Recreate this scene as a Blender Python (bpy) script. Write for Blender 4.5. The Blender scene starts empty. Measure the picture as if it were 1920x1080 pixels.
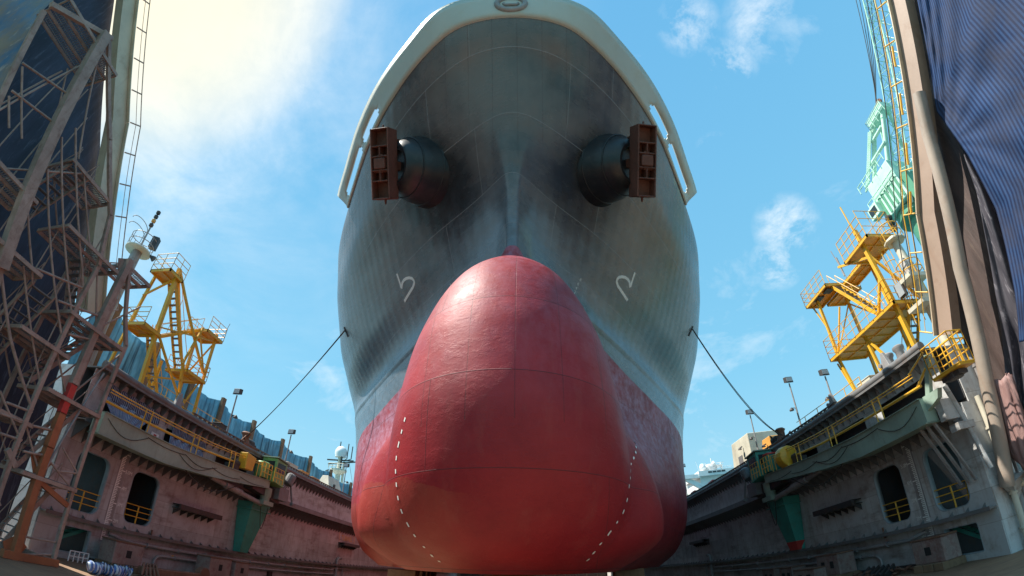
import bpy, bmesh, math, random
import numpy as np
from mathutils import Vector, Matrix, Euler
R = math.radians
random.seed(7)
sc = bpy.context.scene
COL = sc.collection

# ------------------------------------------------------------------ camera
# a wide fisheye lens looking up along the dock, as the photograph was taken
LENS_K, PITCH, YAW, EYE = .88, R(34.85), R(-3.08), Vector((0, 0, 1.8))
def sight(x, y):
    """direction from the camera towards a point of the 1920x1080 photograph (used to take bearings)"""
    x = (x-960)/960; y = -(y-540)/960
    r = math.hypot(x, y)+1e-12; th = 2*math.atan(r/(2*LENS_K))
    X, U, F = math.sin(th)*x/r, math.sin(th)*y/r, math.cos(th)
    u = U*math.cos(PITCH)+F*math.sin(PITCH); f = F*math.cos(PITCH)-U*math.sin(PITCH)
    return Vector((X*math.cos(YAW)+f*math.sin(YAW), f*math.cos(YAW)-X*math.sin(YAW), u))
def onx(x, y, X): d = sight(x, y); return EYE+d*(X/d.x)
def ony(x, y, Y): d = sight(x, y); return EYE+d*(Y/d.y)
def onz(x, y, Z): d = sight(x, y); return EYE+d*((Z-EYE.z)/d.z)

cd = bpy.data.cameras.new('camera'); cam = bpy.data.objects.new('camera', cd); COL.objects.link(cam)
cd.type = 'PANO'
pc = cd if hasattr(cd, 'panorama_type') else cd.cycles
pc.panorama_type = 'FISHEYE_LENS_POLYNOMIAL'
cd.sensor_fit = 'HORIZONTAL'; cd.sensor_width = 36
rr = np.linspace(0, 21.5, 200); tt = 2*np.arctan(rr/18/(2*LENS_K))
kk = np.linalg.lstsq(np.stack([rr, rr**2, rr**3, rr**4], 1), tt, rcond=None)[0]
pc.fisheye_polynomial_k0 = 0.0
for i in range(4): setattr(pc, 'fisheye_polynomial_k%d' % (i+1), -float(kk[i]))
pc.fisheye_fov = R(200)
cam.location = EYE
cam.rotation_euler = (R(90)+PITCH, 0, -YAW)
cd.clip_start = .05; cd.clip_end = 20000
sc.camera = cam

# ------------------------------------------------------------------ materials
def nd(nt, t, loc=None, **kw):
    n = nt.nodes.new(t)
    for k, v in kw.items():
        if k.startswith('_'): setattr(n, k[1:], v)
        else: n.inputs[k.replace('__', ' ')].default_value = v
    return n
def mixc(nt, fac, a, b, mode='MIX'):
    m = nt.nodes.new('ShaderNodeMix'); m.data_type = 'RGBA'; m.blend_type = mode
    for s, v in ((0, fac), (6, a), (7, b)):
        if hasattr(v, 'is_output') or isinstance(v, bpy.types.NodeSocket): nt.links.new(v, m.inputs[s])
        elif s == 0: m.inputs[0].default_value = v
        else: m.inputs[s].default_value = (*v[:3], 1)
    return m.outputs[2]
def ramp(nt, src, stops):
    r = nt.nodes.new('ShaderNodeValToRGB'); nt.links.new(src, r.inputs[0])
    el = r.color_ramp.elements
    while len(el) < len(stops): el.new(.5)
    for e, (p, c) in zip(el, stops):
        e.position = p; e.color = (c, c, c, 1) if isinstance(c, (int, float)) else (*c, 1)
    return r.outputs[0]
def math_(nt, op, a, b=0.0, c=None):
    m = nt.nodes.new('ShaderNodeMath'); m.operation = op
    for i, v in enumerate((a, b) if c is None else (a, b, c)):
        if isinstance(v, bpy.types.NodeSocket): nt.links.new(v, m.inputs[i])
        else: m.inputs[i].default_value = v
    return m.outputs[0]
def new_mat(name):
    m = bpy.data.materials.new(name); m.use_nodes = True
    nt = m.node_tree; return m, nt, nt.nodes['Principled BSDF']
def objco(nt, scale=(1, 1, 1), rot=(0, 0, 0)):
    t = nt.nodes.new('ShaderNodeTexCoord'); mp = nt.nodes.new('ShaderNodeMapping')
    mp.inputs['Scale'].default_value = scale; mp.inputs['Rotation'].default_value = rot
    nt.links.new(t.outputs['Object'], mp.inputs[0]); return mp.outputs[0]
def noise(nt, co, scale, detail=5, rough=.6):
    n = nt.nodes.new('ShaderNodeTexNoise'); n.inputs['Scale'].default_value = scale
    n.inputs['Detail'].default_value = detail; n.inputs['Roughness'].default_value = rough
    nt.links.new(co, n.inputs['Vector']); return n.outputs[0]
def painted(name, base, rough=.5, metal=0.0, dirt=(.16, .07, .03), amount=.35, scale=1.2, var=.25, bump=.15, streak=True, spec=.5):
    """weathered paint: tonal variation, rust or dirt blotches and vertical runs, a fine bump"""
    m, nt, b = new_mat(name)
    co = objco(nt)
    n1 = noise(nt, co, scale*.45, 6, .65)
    dark = tuple(c*(1-var) for c in base); light = tuple(min(1, c*(1+var*.7)) for c in base)
    c = mixc(nt, ramp(nt, n1, [(.3, 0.), (.7, 1.)]), dark, light)
    n2 = noise(nt, co, scale*1.7, 8, .7)
    c = mixc(nt, ramp(nt, n2, [(.62-amount*.22, 0.), (.78-amount*.12, amount)]), c, dirt)
    if streak:
        n3 = noise(nt, objco(nt, (3.2*scale, 3.2*scale, .16*scale)), 1.0, 5, .6)
        c = mixc(nt, ramp(nt, n3, [(.55, 0.), (.75, amount*.8)]), c, dirt)
    nt.links.new(c, b.inputs['Base Color'])
    n4 = noise(nt, co, scale*6, 6, .65)
    nt.links.new(math_(nt, 'MULTIPLY_ADD', n4, .3, rough-.15), b.inputs['Roughness'])
    b.inputs['Metallic'].default_value = metal
    b.inputs['Specular IOR Level'].default_value = spec
    if bump:
        bp = nt.nodes.new('ShaderNodeBump'); bp.inputs['Strength'].default_value = bump; bp.inputs['Distance'].default_value = .03
        nt.links.new(n4, bp.inputs['Height']); nt.links.new(bp.outputs[0], b.inputs['Normal'])
    return m
def wall_paint(name, base, dirt):
    m = painted(name, base, .6, dirt=dirt, amount=.6, scale=.5, var=.22); nt = m.node_tree; b = nt.nodes['Principled BSDF']
    src = b.inputs['Base Color'].links[0].from_socket; co = objco(nt)
    sp = nt.nodes.new('ShaderNodeSeparateXYZ'); nt.links.new(co, sp.inputs[0]); cb = nt.nodes.new('ShaderNodeCombineXYZ'); nt.links.new(sp.outputs[1], cb.inputs[0]); nt.links.new(sp.outputs[2], cb.inputs[1])
    br = nt.nodes.new('ShaderNodeTexBrick'); nt.links.new(cb.outputs[0], br.inputs['Vector'])
    for k, v in (('Scale', 1), ('Mortar Size', .012), ('Brick Width', 6.1), ('Row Height', 1.55), ('Mortar Smooth', .3)): br.inputs[k].default_value = v
    br.inputs['Color1'].default_value = (.82, .82, .82, 1); br.inputs['Color2'].default_value = (1.08, 1.08, 1.08, 1); br.inputs['Mortar'].default_value = (.55, .5, .46, 1)
    c = mixc(nt, 1.0, src, br.outputs['Color'], 'MULTIPLY')
    n1 = noise(nt, objco(nt, (1, .22, .9)), .9, 7, .72); c = mixc(nt, ramp(nt, n1, [(.53, 0.), (.72, .75)]), c, tuple(x*.55 for x in dirt))
    n2 = noise(nt, objco(nt, (1, 2.4, .10)), 1.0, 6, .65); c = mixc(nt, ramp(nt, n2, [(.58, 0.), (.72, .6)]), c, dirt)
    nt.links.new(c, b.inputs['Base Color']); return m
M = {}
RUST = (.16, .06, .025)
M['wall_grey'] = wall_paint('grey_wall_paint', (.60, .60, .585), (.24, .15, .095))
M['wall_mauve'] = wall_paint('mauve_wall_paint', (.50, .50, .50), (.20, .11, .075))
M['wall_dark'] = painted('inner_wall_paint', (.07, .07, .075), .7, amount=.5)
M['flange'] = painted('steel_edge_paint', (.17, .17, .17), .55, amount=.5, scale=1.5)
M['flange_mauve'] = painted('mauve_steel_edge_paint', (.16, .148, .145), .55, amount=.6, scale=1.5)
M['frame_blue'] = painted('pale_blue_grey_paint', (.30, .36, .39), .55, amount=.4)
M['yellow'] = painted('yellow_paint', (.74, .40, .03), .42, dirt=(.22, .10, .03), amount=.3, scale=2.2, var=.12)
M['deck_orange'] = painted('ochre_plate_paint', (.66, .34, .06), .55, dirt=(.16, .08, .03), amount=.45, scale=1.5, var=.2)
M['sage'] = painted('sage_green_paint', (.27, .36, .29), .5, dirt=(.13, .10, .07), amount=.4, scale=.9)
M['teal'] = painted('teal_green_paint', (.05, .30, .24), .5, dirt=(.10, .09, .06), amount=.45, scale=.9)
M['lime'] = painted('cab_green_paint', (.20, .38, .14), .45, dirt=(.10, .08, .05), amount=.3)
M['mint'] = painted('mint_crane_paint', (.48, .72, .58), .45, dirt=(.12, .2, .15), amount=.3, scale=.5)
M['mint_dark'] = painted('dark_green_crane_paint', (.09, .30, .18), .5, amount=.3, scale=.5)
M['white'] = painted('white_ship_paint', (.74, .75, .74), .45, dirt=(.4, .33, .25), amount=.25, scale=.4, var=.08)
M['cream'] = painted('cream_paint', (.62, .58, .46), .5, amount=.3, scale=.8)
M['pale_beam'] = painted('pale_beige_paint', (.58, .46, .32), .5, dirt=(.26, .12, .06), amount=.4, scale=.6)  # pale beige for the left bridge beam and both edge flanges
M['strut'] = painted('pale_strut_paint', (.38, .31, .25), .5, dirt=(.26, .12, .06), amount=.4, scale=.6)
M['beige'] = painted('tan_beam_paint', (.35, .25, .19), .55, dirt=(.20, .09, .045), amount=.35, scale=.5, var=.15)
M['rust'] = painted('rusty_steel', (.21, .105, .065), .75, dirt=(.10, .035, .02), amount=.7, scale=2.0, var=.4, bump=.35)
M['rust_tower'] = painted('rust_brown_tower_paint', (.36, .255, .205), .65, dirt=(.16, .07, .04), amount=.6, scale=1.6, var=.3)
M['rust_red'] = painted('orange_primer', (.36, .12, .05), .6, dirt=(.14, .05, .03), amount=.5, scale=1.0, var=.3)
M['dark'] = painted('dark_steel', (.05, .048, .048), .55, amount=.5)
M['pipe'] = painted('grey_pipe_paint', (.30, .29, .285), .5, amount=.5, scale=1.5)
M['concrete'] = painted('stained_concrete', (.30, .22, .19), .85, dirt=(.16, .03, .02), amount=.7, scale=1.5, var=.35, bump=.5)
M['timber'] = painted('block_timber', (.24, .15, .085), .85, dirt=(.07, .04, .03), amount=.5, scale=2, bump=.5)
M['black'] = painted('black_rubber', (.018, .018, .018), .7, amount=.1)
M['rope'] = painted('dark_rope', (.05, .045, .04), .9, amount=.2, streak=False)
M['mark'] = painted('white_marking_paint', (.82, .82, .78), .6, dirt=(.45, .4, .35), amount=.3, scale=2, var=.1, bump=0)
M['mark_yellow'] = painted('yellow_marking_paint', (.75, .45, .05), .6, amount=.3, scale=2, var=.1, bump=0)
M['anchor'] = painted('anchor_rust', (.15, .06, .042), .65, dirt=(.05, .022, .016), amount=.6, scale=2.5, var=.3, bump=.3)
M['red_paint'] = painted('red_sign_paint', (.55, .05, .04), .5, amount=.2)
M['orange_box'] = painted('orange_box_paint', (.75, .36, .08), .5, amount=.2)
def glassy(name, col):
    m, nt, b = new_mat(name); b.inputs['Base Color'].default_value = (*col, 1); b.inputs['Roughness'].default_value = .12
    n = noise(nt, objco(nt), 3); nt.links.new(math_(nt, 'MULTIPLY', n, .3), b.inputs['Roughness']); return m
M['glass'] = glassy('dark_window_glass', (.025, .035, .04))
M['lamp_glass'] = glassy('lamp_glass', (.35, .38, .40))

# ------------------------------------------------------------------ mesh building
class MB:
    def __init__(s): s.v, s.f = [], []
    def add(s, vs, fs):
        o = len(s.v); s.v += [Vector(p) for p in vs]; s.f += [[i+o for i in f] for f in fs]; return s
    def hexa(s, p):  # 8 points: 0-3 bottom loop, 4-7 top loop
        return s.add(p, [(3, 2, 1, 0), (4, 5, 6, 7), (0, 1, 5, 4), (1, 2, 6, 5), (2, 3, 7, 6), (3, 0, 4, 7)])
    def box(s, a, b):
        x0, y0, z0 = (min(a[i], b[i]) for i in range(3)); x1, y1, z1 = (max(a[i], b[i]) for i in range(3))
        return s.hexa([(x0, y0, z0), (x1, y0, z0), (x1, y1, z0), (x0, y1, z0), (x0, y0, z1), (x1, y0, z1), (x1, y1, z1), (x0, y1, z1)])
    def bar(s, p, q, w, h=None, up=(0, 0, 1), w2=None, h2=None):
        """rectangular beam from p to q; w across, h along 'up'"""
        h = w if h is None else h; w2 = w if w2 is None else w2; h2 = h if h2 is None else h2
        p, q = Vector(p), Vector(q); d = (q-p).normalized(); u = Vector(up)
        if abs(d.dot(u)) > .98: u = Vector((1, 0, 0)) if abs(d.x) < .9 else Vector((0, 1, 0))
        a = d.cross(u).normalized(); u = a.cross(d).normalized()
        ring = lambda c, w, h: [c-a*w/2-u*h/2, c+a*w/2-u*h/2, c+a*w/2+u*h/2, c-a*w/2+u*h/2]
        return s.hexa(ring(p, w, h)+ring(q, w2, h2))
    def tube(s, pts, r, n=8, cap=True, closed=False):
        pts = [Vector(p) for p in pts]; m = len(pts); vs, fs = [], []; a = None
        for i, p in enumerate(pts):
            if closed: d = (pts[(i+1) % m]-pts[i-1]).normalized()
            else: d = (pts[min(i+1, m-1)]-pts[max(i-1, 0)]).normalized()
            if a is None:
                u = Vector((0, 0, 1)) if abs(d.z) < .9 else Vector((1, 0, 0)); a = d.cross(u).normalized()
            else: a = (a-d*a.dot(d)).normalized()
            b = d.cross(a); ri = r[i] if isinstance(r, (list, tuple)) else r
            vs += [p+(a*math.cos(t)+b*math.sin(t))*ri for t in (2*math.pi*k/n for k in range(n))]
        for i in range(m if closed else m-1):
            j = (i+1) % m
            for k in range(n): fs.append((i*n+k, i*n+(k+1) % n, j*n+(k+1) % n, j*n+k))
        if cap and not closed: fs += [tuple(range(n-1, -1, -1)), tuple(range((m-1)*n, m*n))]
        return s.add(vs, fs)
    def lathe(s, prof, o, ax=(0, 0, 1), n=20, cap=True):
        ax = Vector(ax).normalized(); u = Vector((0, 0, 1)) if abs(ax.z) < .9 else Vector((1, 0, 0))
        a = ax.cross(u).normalized(); b = ax.cross(a); o = Vector(o); vs, fs = [], []
        for r, h in prof: vs += [o+ax*h+(a*math.cos(t)+b*math.sin(t))*r for t in (2*math.pi*k/n for k in range(n))]
        for i in range(len(prof)-1):
            for k in range(n): fs.append((i*n+k, i*n+(k+1) % n, (i+1)*n+(k+1) % n, (i+1)*n+k))
        if cap: fs += [tuple(range(n-1, -1, -1)), tuple(range((len(prof)-1)*n, len(prof)*n))]
        return s.add(vs, fs)
    def prism(s, poly, off):
        """planar outline (3-D points) pushed along off"""
        n = len(poly); off = Vector(off); P = [Vector(p) for p in poly]
        return s.add(P+[p+off for p in P], [tuple(range(n-1, -1, -1)), tuple(range(n, 2*n))]+[(i, (i+1) % n, (i+1) % n+n, i+n) for i in range(n)])
    def grid(s, rows):
        n = len(rows[0]); vs = [p for r in rows for p in r]
        return s.add(vs, [(i*n+j, i*n+j+1, (i+1)*n+j+1, (i+1)*n+j) for i in range(len(rows)-1) for j in range(n-1)])
    def build(s, name, mat, parent=None, smooth=False, bevel=0, solid=0, local=False, uv=None, flip=True):
        me = bpy.data.meshes.new(name)
        o0 = Vector((0, 0, 0)) if local or parent is None else root_loc(parent)
        me.from_pydata([tuple(p-o0) for p in s.v], [], s.f); me.update()
        if flip:
            bm = bmesh.new(); bm.from_mesh(me); bmesh.ops.recalc_face_normals(bm, faces=bm.faces); bm.to_mesh(me); bm.free()
        if smooth is not False:
            me.polygons.foreach_set('use_smooth', [True]*len(me.polygons))
            if smooth is not True: me.set_sharp_from_angle(angle=R(smooth))
        mats = mat if isinstance(mat, (list, tuple)) else [mat]
        for m in mats: me.materials.append(M[m] if isinstance(m, str) else m)
        o = bpy.data.objects.new(name, me); COL.objects.link(o)
        if parent: o.parent = parent
        if bevel:
            b = o.modifiers.new('bevel', 'BEVEL'); b.width = bevel; b.segments = 2; b.limit_method = 'ANGLE'; b.angle_limit = R(40)
        if solid:
            b = o.modifiers.new('solid', 'SOLIDIFY'); b.thickness = solid; b.offset = 0
        return o
def root_loc(o):
    while o.parent: o = o.parent
    return o.location.copy()
def tag(o, label=None, cat=None, group=None, kind=None):
    for k, v in (('label', label), ('category', cat), ('group', group), ('kind', kind)):
        if v: o[k] = v
    return o
def thing(name, label, cat, loc=(0, 0, 0), group=None, rot=None):
    o = bpy.data.objects.new(name, None); COL.objects.link(o); o.location = loc; o.empty_display_size = .3
    if rot: o.rotation_euler = rot
    return tag(o, label, cat, group)
def copy_tree(o, parent=None, label=None, loc=None, rz=None):
    c = o.copy(); COL.objects.link(c); c.parent = parent
    if label: c['label'] = label
    if loc is not None: c.location = loc
    if rz is not None: c.rotation_euler.z = rz
    for ch in list(o.children): copy_tree(ch, c)
    return c
def text_mesh(txt, size, mat, mw, name, parent, depth=.004):
    cu = bpy.data.curves.new(name, 'FONT'); cu.body = txt; cu.size = size; cu.align_x = 'CENTER'; cu.align_y = 'CENTER'; cu.extrude = depth
    t = bpy.data.objects.new(name, cu); COL.objects.link(t)
    dg = bpy.context.evaluated_depsgraph_get(); dg.update()
    me = bpy.data.meshes.new_from_object(t.evaluated_get(dg)); bpy.data.objects.remove(t)
    me.transform(mw)
    if parent: me.transform(Matrix.Translation(-root_loc(parent)))
    me.materials.clear(); me.materials.append(M[mat])
    o = bpy.data.objects.new(name, me); COL.objects.link(o); o.parent = parent; return o
def lerp(a, b, t): return a+(b-a)*t
def V3(*a): return Vector(a)
def rail(mb, pts, h=1.1, r=.03, rails=2, step=1.5, up=Vector((0, 0, 1)), posts=True):
    """guard rail along a path: top and middle rails and posts"""
    pts = [Vector(p) for p in pts]
    for k in range(rails): mb.tube([p+up*h*(k+1)/rails for p in pts], r, 6)
    if posts:
        for a, b in zip(pts[:-1], pts[1:]):
            n = max(1, round((b-a).length/step))
            for i in range(n+1): mb.tube([a.lerp(b, i/n), a.lerp(b, i/n)+up*h], r, 6)
# ------------------------------------------------------------------ light and sky
SUN_AZ, SUN_EL = R(-95), R(56)      # azimuth from +Y, towards -X when negative
sd = Vector((math.sin(SUN_AZ)*math.cos(SUN_EL), math.cos(SUN_AZ)*math.cos(SUN_EL), math.sin(SUN_EL)))
sl = bpy.data.lights.new('sun', 'SUN'); sl.energy = 5.0; sl.angle = R(.53); sl.color = (1, .95, .86)
so = bpy.data.objects.new('sun', sl); COL.objects.link(so); so.rotation_euler = sd.to_track_quat('Z', 'Y').to_euler(); so.location = (0, 0, 60)
w = bpy.data.worlds.new('World'); sc.world = w; w.use_nodes = True
nt = w.node_tree; bg = nt.nodes['Background']
sky = nt.nodes.new('ShaderNodeTexSky'); sky.sky_type = 'NISHITA'; sky.sun_disc = False
sky.sun_elevation = SUN_EL; sky.sun_rotation = SUN_AZ; sky.air_density = 1.0; sky.dust_density = .3; sky.ozone_density = 2.5
tc = nt.nodes.new('ShaderNodeTexCoord')
sep = nt.nodes.new('ShaderNodeSeparateXYZ'); nt.links.new(tc.outputs['Generated'], sep.inputs[0])
zz = math_(nt, 'ADD', math_(nt, 'MAXIMUM', sep.outputs[2], 0.0), .22)
cx = math_(nt, 'DIVIDE', sep.outputs[0], zz); cy = math_(nt, 'DIVIDE', sep.outputs[1], zz)
cmb = nt.nodes.new('ShaderNodeCombineXYZ'); nt.links.new(cx, cmb.inputs[0]); nt.links.new(cy, cmb.inputs[1])
n1 = nt.nodes.new('ShaderNodeTexNoise'); n1.inputs['Scale'].default_value = 2.3; n1.inputs['Detail'].default_value = 9; n1.inputs['Roughness'].default_value = .62; n1.inputs['Distortion'].default_value = .5
nt.links.new(cmb.outputs[0], n1.inputs['Vector'])
# a bank of bright cloud in the part of the sky on the sun's side
gd = sight(290, -60); dp = nt.nodes.new('ShaderNodeVectorMath'); dp.operation = 'DOT_PRODUCT'
nrm = nt.nodes.new('ShaderNodeVectorMath'); nrm.operation = 'NORMALIZE'; nt.links.new(tc.outputs['Generated'], nrm.inputs[0])
nt.links.new(nrm.outputs[0], dp.inputs[0]); dp.inputs[1].default_value = gd
bank = ramp(nt, dp.outputs['Value'], [(.64, 0.), (.86, .26), (.99, .8)])
wisp = ramp(nt, n1.outputs[0], [(.56, 0.), (.76, 1.)])
soft = math_(nt, 'MULTIPLY', bank, ramp(nt, n1.outputs[0], [(.36, .05), (.60, .95)]))
n2 = nt.nodes.new('ShaderNodeTexNoise'); n2.inputs['Scale'].default_value = 5.5; n2.inputs['Detail'].default_value = 8; n2.inputs['Roughness'].default_value = .68; n2.inputs['Distortion'].default_value = .25
nt.links.new(cmb.outputs[0], n2.inputs['Vector'])
cl = math_(nt, 'MAXIMUM', math_(nt, 'MULTIPLY', wisp, .45), math_(nt, 'MULTIPLY', soft, ramp(nt, n2.outputs[0], [(.30, .45), (.62, 1.)])))
for px, py, rad in ((1475, 425, .075), (1455, 495, .06), (1342, 290, .05), (1290, 45, .07), (1430, 40, .085), (1370, 120, .06), (560, 130, .12), (700, 30, .1)):      # a few small broken clouds
    dq = nt.nodes.new('ShaderNodeVectorMath'); dq.operation = 'DOT_PRODUCT'; nt.links.new(nrm.outputs[0], dq.inputs[0]); dq.inputs[1].default_value = sight(px, py)
    mr = nt.nodes.new('ShaderNodeMapRange'); mr.inputs['From Min'].default_value = math.cos(rad); mr.inputs['From Max'].default_value = 1.0; nt.links.new(dq.outputs['Value'], mr.inputs['Value'])
    cl = math_(nt, 'MAXIMUM', cl, math_(nt, 'MULTIPLY', mr.outputs[0], ramp(nt, n2.outputs[0], [(.47, 0.), (.70, .85)])))
zc_ = math_(nt, 'MAXIMUM', sep.outputs[2], 0.0)
grad = nt.nodes.new('ShaderNodeValToRGB'); nt.links.new(zc_, grad.inputs[0])
grad.color_ramp.elements.new(.35)
el = grad.color_ramp.elements
for e, (p, c) in zip(el, ((0., (.36, .62, .69)), (.35, (.20, .53, .74)), (1., (.12, .40, .69)))): e.position = p; e.color = (*c, 1)
base = mixc(nt, 1.0, grad.outputs[0], (10, 10, 10), 'MULTIPLY')
deep = mixc(nt, .82, sky.outputs[0], base)
out = mixc(nt, math_(nt, 'MULTIPLY', cl, .92), deep, (8.4, 8.7, 8.8))
gold = ramp(nt, dp.outputs['Value'], [(.93, 0.), (.998, .8)])
out = mixc(nt, gold, out, (9.2, 8.2, 5.6))
nt.links.new(out, bg.inputs[0]); bg.inputs[1].default_value = .08
vs = sc.view_settings; vs.view_transform = 'Standard'; vs.look = 'None'; vs.gamma = 1; vs.exposure = .78
# ------------------------------------------------------------------ the ship
def pchip(xs, ys, x):
    xs, ys, x = (np.asarray(a, float) for a in (xs, ys, x)); h = np.diff(xs); d = np.diff(ys)/h
    m = np.zeros(len(xs)); m[0], m[-1] = d[0], d[-1]
    for i in range(1, len(xs)-1):
        if d[i-1]*d[i] > 0:
            w1, w2 = 2*h[i]+h[i-1], h[i]+2*h[i-1]; m[i] = (w1+w2)/(w1/d[i-1]+w2/d[i])
    x = np.clip(x, xs[0], xs[-1]); k = np.clip(np.searchsorted(xs, x)-1, 0, len(h)-1); t = (x-xs[k])/h[k]
    return (2*t**3-3*t**2+1)*ys[k]+(t**3-2*t**2+t)*h[k]*m[k]+(-2*t**3+3*t**2)*ys[k+1]+(t**3-t**2)*h[k]*m[k+1]
# stem and bulb profiles (height -> how far ahead), and waterlines (height -> distance aft: half breadth)
ZP = [-.1, .3, 1, 2.5, 4, 5.5, 7, 8.2, 9.2, 10, 10.6, 10.96, 11.5, 12.5, 14, 16, 17.4, 18.5, 19.8, 21]
YP = [12.6, 11.2, 10.3, 9.45, 9.15, 9.2, 9.6, 10.3, 11.35, 12.4, 13.1, 13.5, 13.52, 13.4, 12.9, 11.6, 10.35, 9.3, 7.85, 7.3]
ZB = [-.1, .3, .8, 1.5, 3, 4.9, 6, 7.5, 8.6, 9.9, 10.4, 10.96, 11.3]
WB = [2.4, 3.1, 3.5, 3.65, 3.5, 3.2, 2.95, 2.42, 1.9, 1.1, .75, .42, .3]
WL = {-.1: [(12.8, 0), (14.5, 2.0), (18, 3.6), (24, 5.6), (28, 7.2), (33, 9.2), (38, 11.0), (46, 12.8), (60, 13.3)],
      1.: [(12.3, 0), (13.4, 2.7), (16, 4.0), (19, 5.1), (23, 6.6), (27, 8.3), (31, 9.9), (36, 11.8), (40, 13.1), (46, 14.4), (60, 14.9)],
      3.: [(12.6, 0), (13.7, 2.6), (16, 3.9), (19, 5.2), (23, 7.0), (27, 9.0), (31, 10.9), (36, 12.9), (40, 14.2), (46, 15.4), (60, 15.6)],
      5.: [(13.4, 0), (14.6, 2.0), (18, 4.1), (22, 6.3), (27, 9.0), (31, 11.1), (36, 13.15), (40, 14.55), (46, 15.5), (60, 15.6)],
      8.: [(14.5, 0), (18, 2.5), (22, 5.1), (27, 8.6), (31, 11.2), (35.5, 13.05), (40, 14.65), (46, 15.5), (60, 15.6)],
      11.5: [(13.52, 0), (13.6, .22), (13.8, .33), (14.5, .62), (16, 1.6), (18, 3.2), (19.8, 4.5), (24.8, 7.8), (30, 11.0), (33.2, 12.9), (37, 14.2), (40.6, 15.0), (46, 15.5), (60, 15.6)],
      13.9: [(12.95, 0), (13.04, .25), (13.25, .42), (14, .95), (15, 1.75), (18, 4.6), (24, 9.1), (30, 12.75), (34, 14.3), (40, 15.3), (46, 15.55), (60, 15.6)],
      16.: [(11.6, 0), (11.72, .5), (12, .9), (13, 2.0), (14, 3.1), (18, 6.6), (24, 10.8), (28, 13.1), (32, 14.6), (38, 15.4), (46, 15.6), (60, 15.6)],
      18.: [(9.8, 0), (10.0, 1.0), (10.4, 1.8), (12, 3.9), (14, 5.8), (18, 8.7), (24, 12.2), (27, 13.6), (30, 14.5), (36, 15.4), (46, 15.6), (60, 15.6)],
      19.8: [(7.85, 0), (8.25, 2.25), (9.4, 3.85), (11.4, 5.7), (14, 7.6), (17.4, 9.55), (19.5, 10.7), (24, 12.9), (27, 13.95), (30, 14.75), (36, 15.5), (46, 15.6), (60, 15.6)],
      21.: [(7.3, 0), (7.58, 2.6), (9.5, 5.12), (12, 7.32), (14, 8.68), (17.1, 10.4), (19.4, 11.65), (24, 13.4), (30, 15.), (36, 15.6), (46, 15.65), (60, 15.65)]}
WZ = sorted(WL)
QS = np.linspace(0, 1, 140)**1.5*7.2            # sqrt of the distance aft of the stem
WG = np.array([pchip([math.sqrt(max(y-WL[z][0][0], 0)) for y, _ in WL[z]], [h for _, h in WL[z]], np.minimum(QS, math.sqrt(60-WL[z][0][0]))) for z in WZ])
WS = np.array([WL[z][0][0] for z in WZ])
def stem_y(z): return pchip(ZP, YP, z)
def half(Y, z):
    """half breadth of the hull at distance Y and height z (arrays), bulb and hull faired together"""
    Y, z = np.broadcast_arrays(np.asarray(Y, float), np.asarray(z, float)); sh = Y.shape; Y, z = Y.ravel(), z.ravel()
    out = np.zeros(len(Y))
    for zz in np.unique(z):
        k = z == zz; Yk = Y[k]
        g = np.array([pchip(WZ, WG[:, j], zz) for j in range(len(QS))])
        ys = float(pchip(WZ, WS, zz)) if zz < 10.96 else float(stem_y(zz))
        hm = np.where(Yk > ys, np.interp(np.sqrt(np.maximum(Yk-ys, 0)), QS, g), 0)
        if zz < 11.3:
            wb = float(pchip(ZB, WB, zz)); yb = float(stem_y(zz)); yc = yb+max(.6, wb*1.25)
            e = np.clip((yc-Yk)/(yc-yb), 0, 1); hb = wb*np.sqrt(np.maximum(0, 1-e**2))
            hb = hb*np.clip(1-(Yk-yc)/8.5, 0, 1)**1.2
            pw = float(np.interp(zz, [0, 3, 5.5, 7.5, 9.5], [2.3, 2.2, 2.2, 2.6, 4.0])); hm = (np.maximum(hb, 0)**pw+np.maximum(hm, 0)**pw)**(1/pw)
        out[k] = hm
    return out.reshape(sh)
ship = thing('cargo_ship', 'huge cargo ship with dark blue grey bow and red bulb dry docked between the walls', 'ship', (-.45, 0, 1.8), rot=(0, .011, .03))
NJ = 120
def hull_rows(zs):
    rows = []
    for z in zs:
        ys = float(stem_y(z)); s = (np.linspace(0, 1, NJ)**2.3)*(58-ys)
        Y = ys+s; h = half(Y, z); h[0] = 0
        Y = np.append(Y, [90, 140]); h = np.append(h, [h[-1], h[-1]]); rows.append((Y, h))
    return rows
zs = np.unique(np.round(np.concatenate([np.linspace(-.1, 1.2, 10), np.linspace(1.2, 7, 22), np.linspace(7, 10.2, 18), np.linspace(10.2, 11.6, 14), np.linspace(11.6, 19.8, 36)]), 3))
rows = hull_rows(zs)
hm = MB(); vv = []; nr = len(zs); nc = NJ+2
for z, (Y, h) in zip(zs, rows):
    vv += [V3(-b, a, z) for a, b in zip(Y[::-1], h[::-1])]+[V3(b, a, z) for a, b in zip(Y[1:], h[1:])]
W2 = 2*nc-1
hf = [(i*W2+j, i*W2+j+1, (i+1)*W2+j+1, (i+1)*W2+j) for i in range(nr-1) for j in range(W2-1)]
# flat bottom: join the lowest row across
c0 = nc-1
hf += [(c0-j-1, c0-j, c0+j, c0+j+1) if j else (c0-1, c0, c0+1) for j in range(nc-1)]
top = (nr-1)*W2
hf += [tuple(reversed((top+c0-j-1, top+c0-j, top+c0+j, top+c0+j+1))) if j else (top+c0+1, top+c0, top+c0-1) for j in range(nc-1)]
hf += [tuple(i*W2 for i in range(nr))+tuple(i*W2+W2-1 for i in range(nr-1, -1, -1))]   # stern bulkhead
hm.add(vv, hf)

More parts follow.
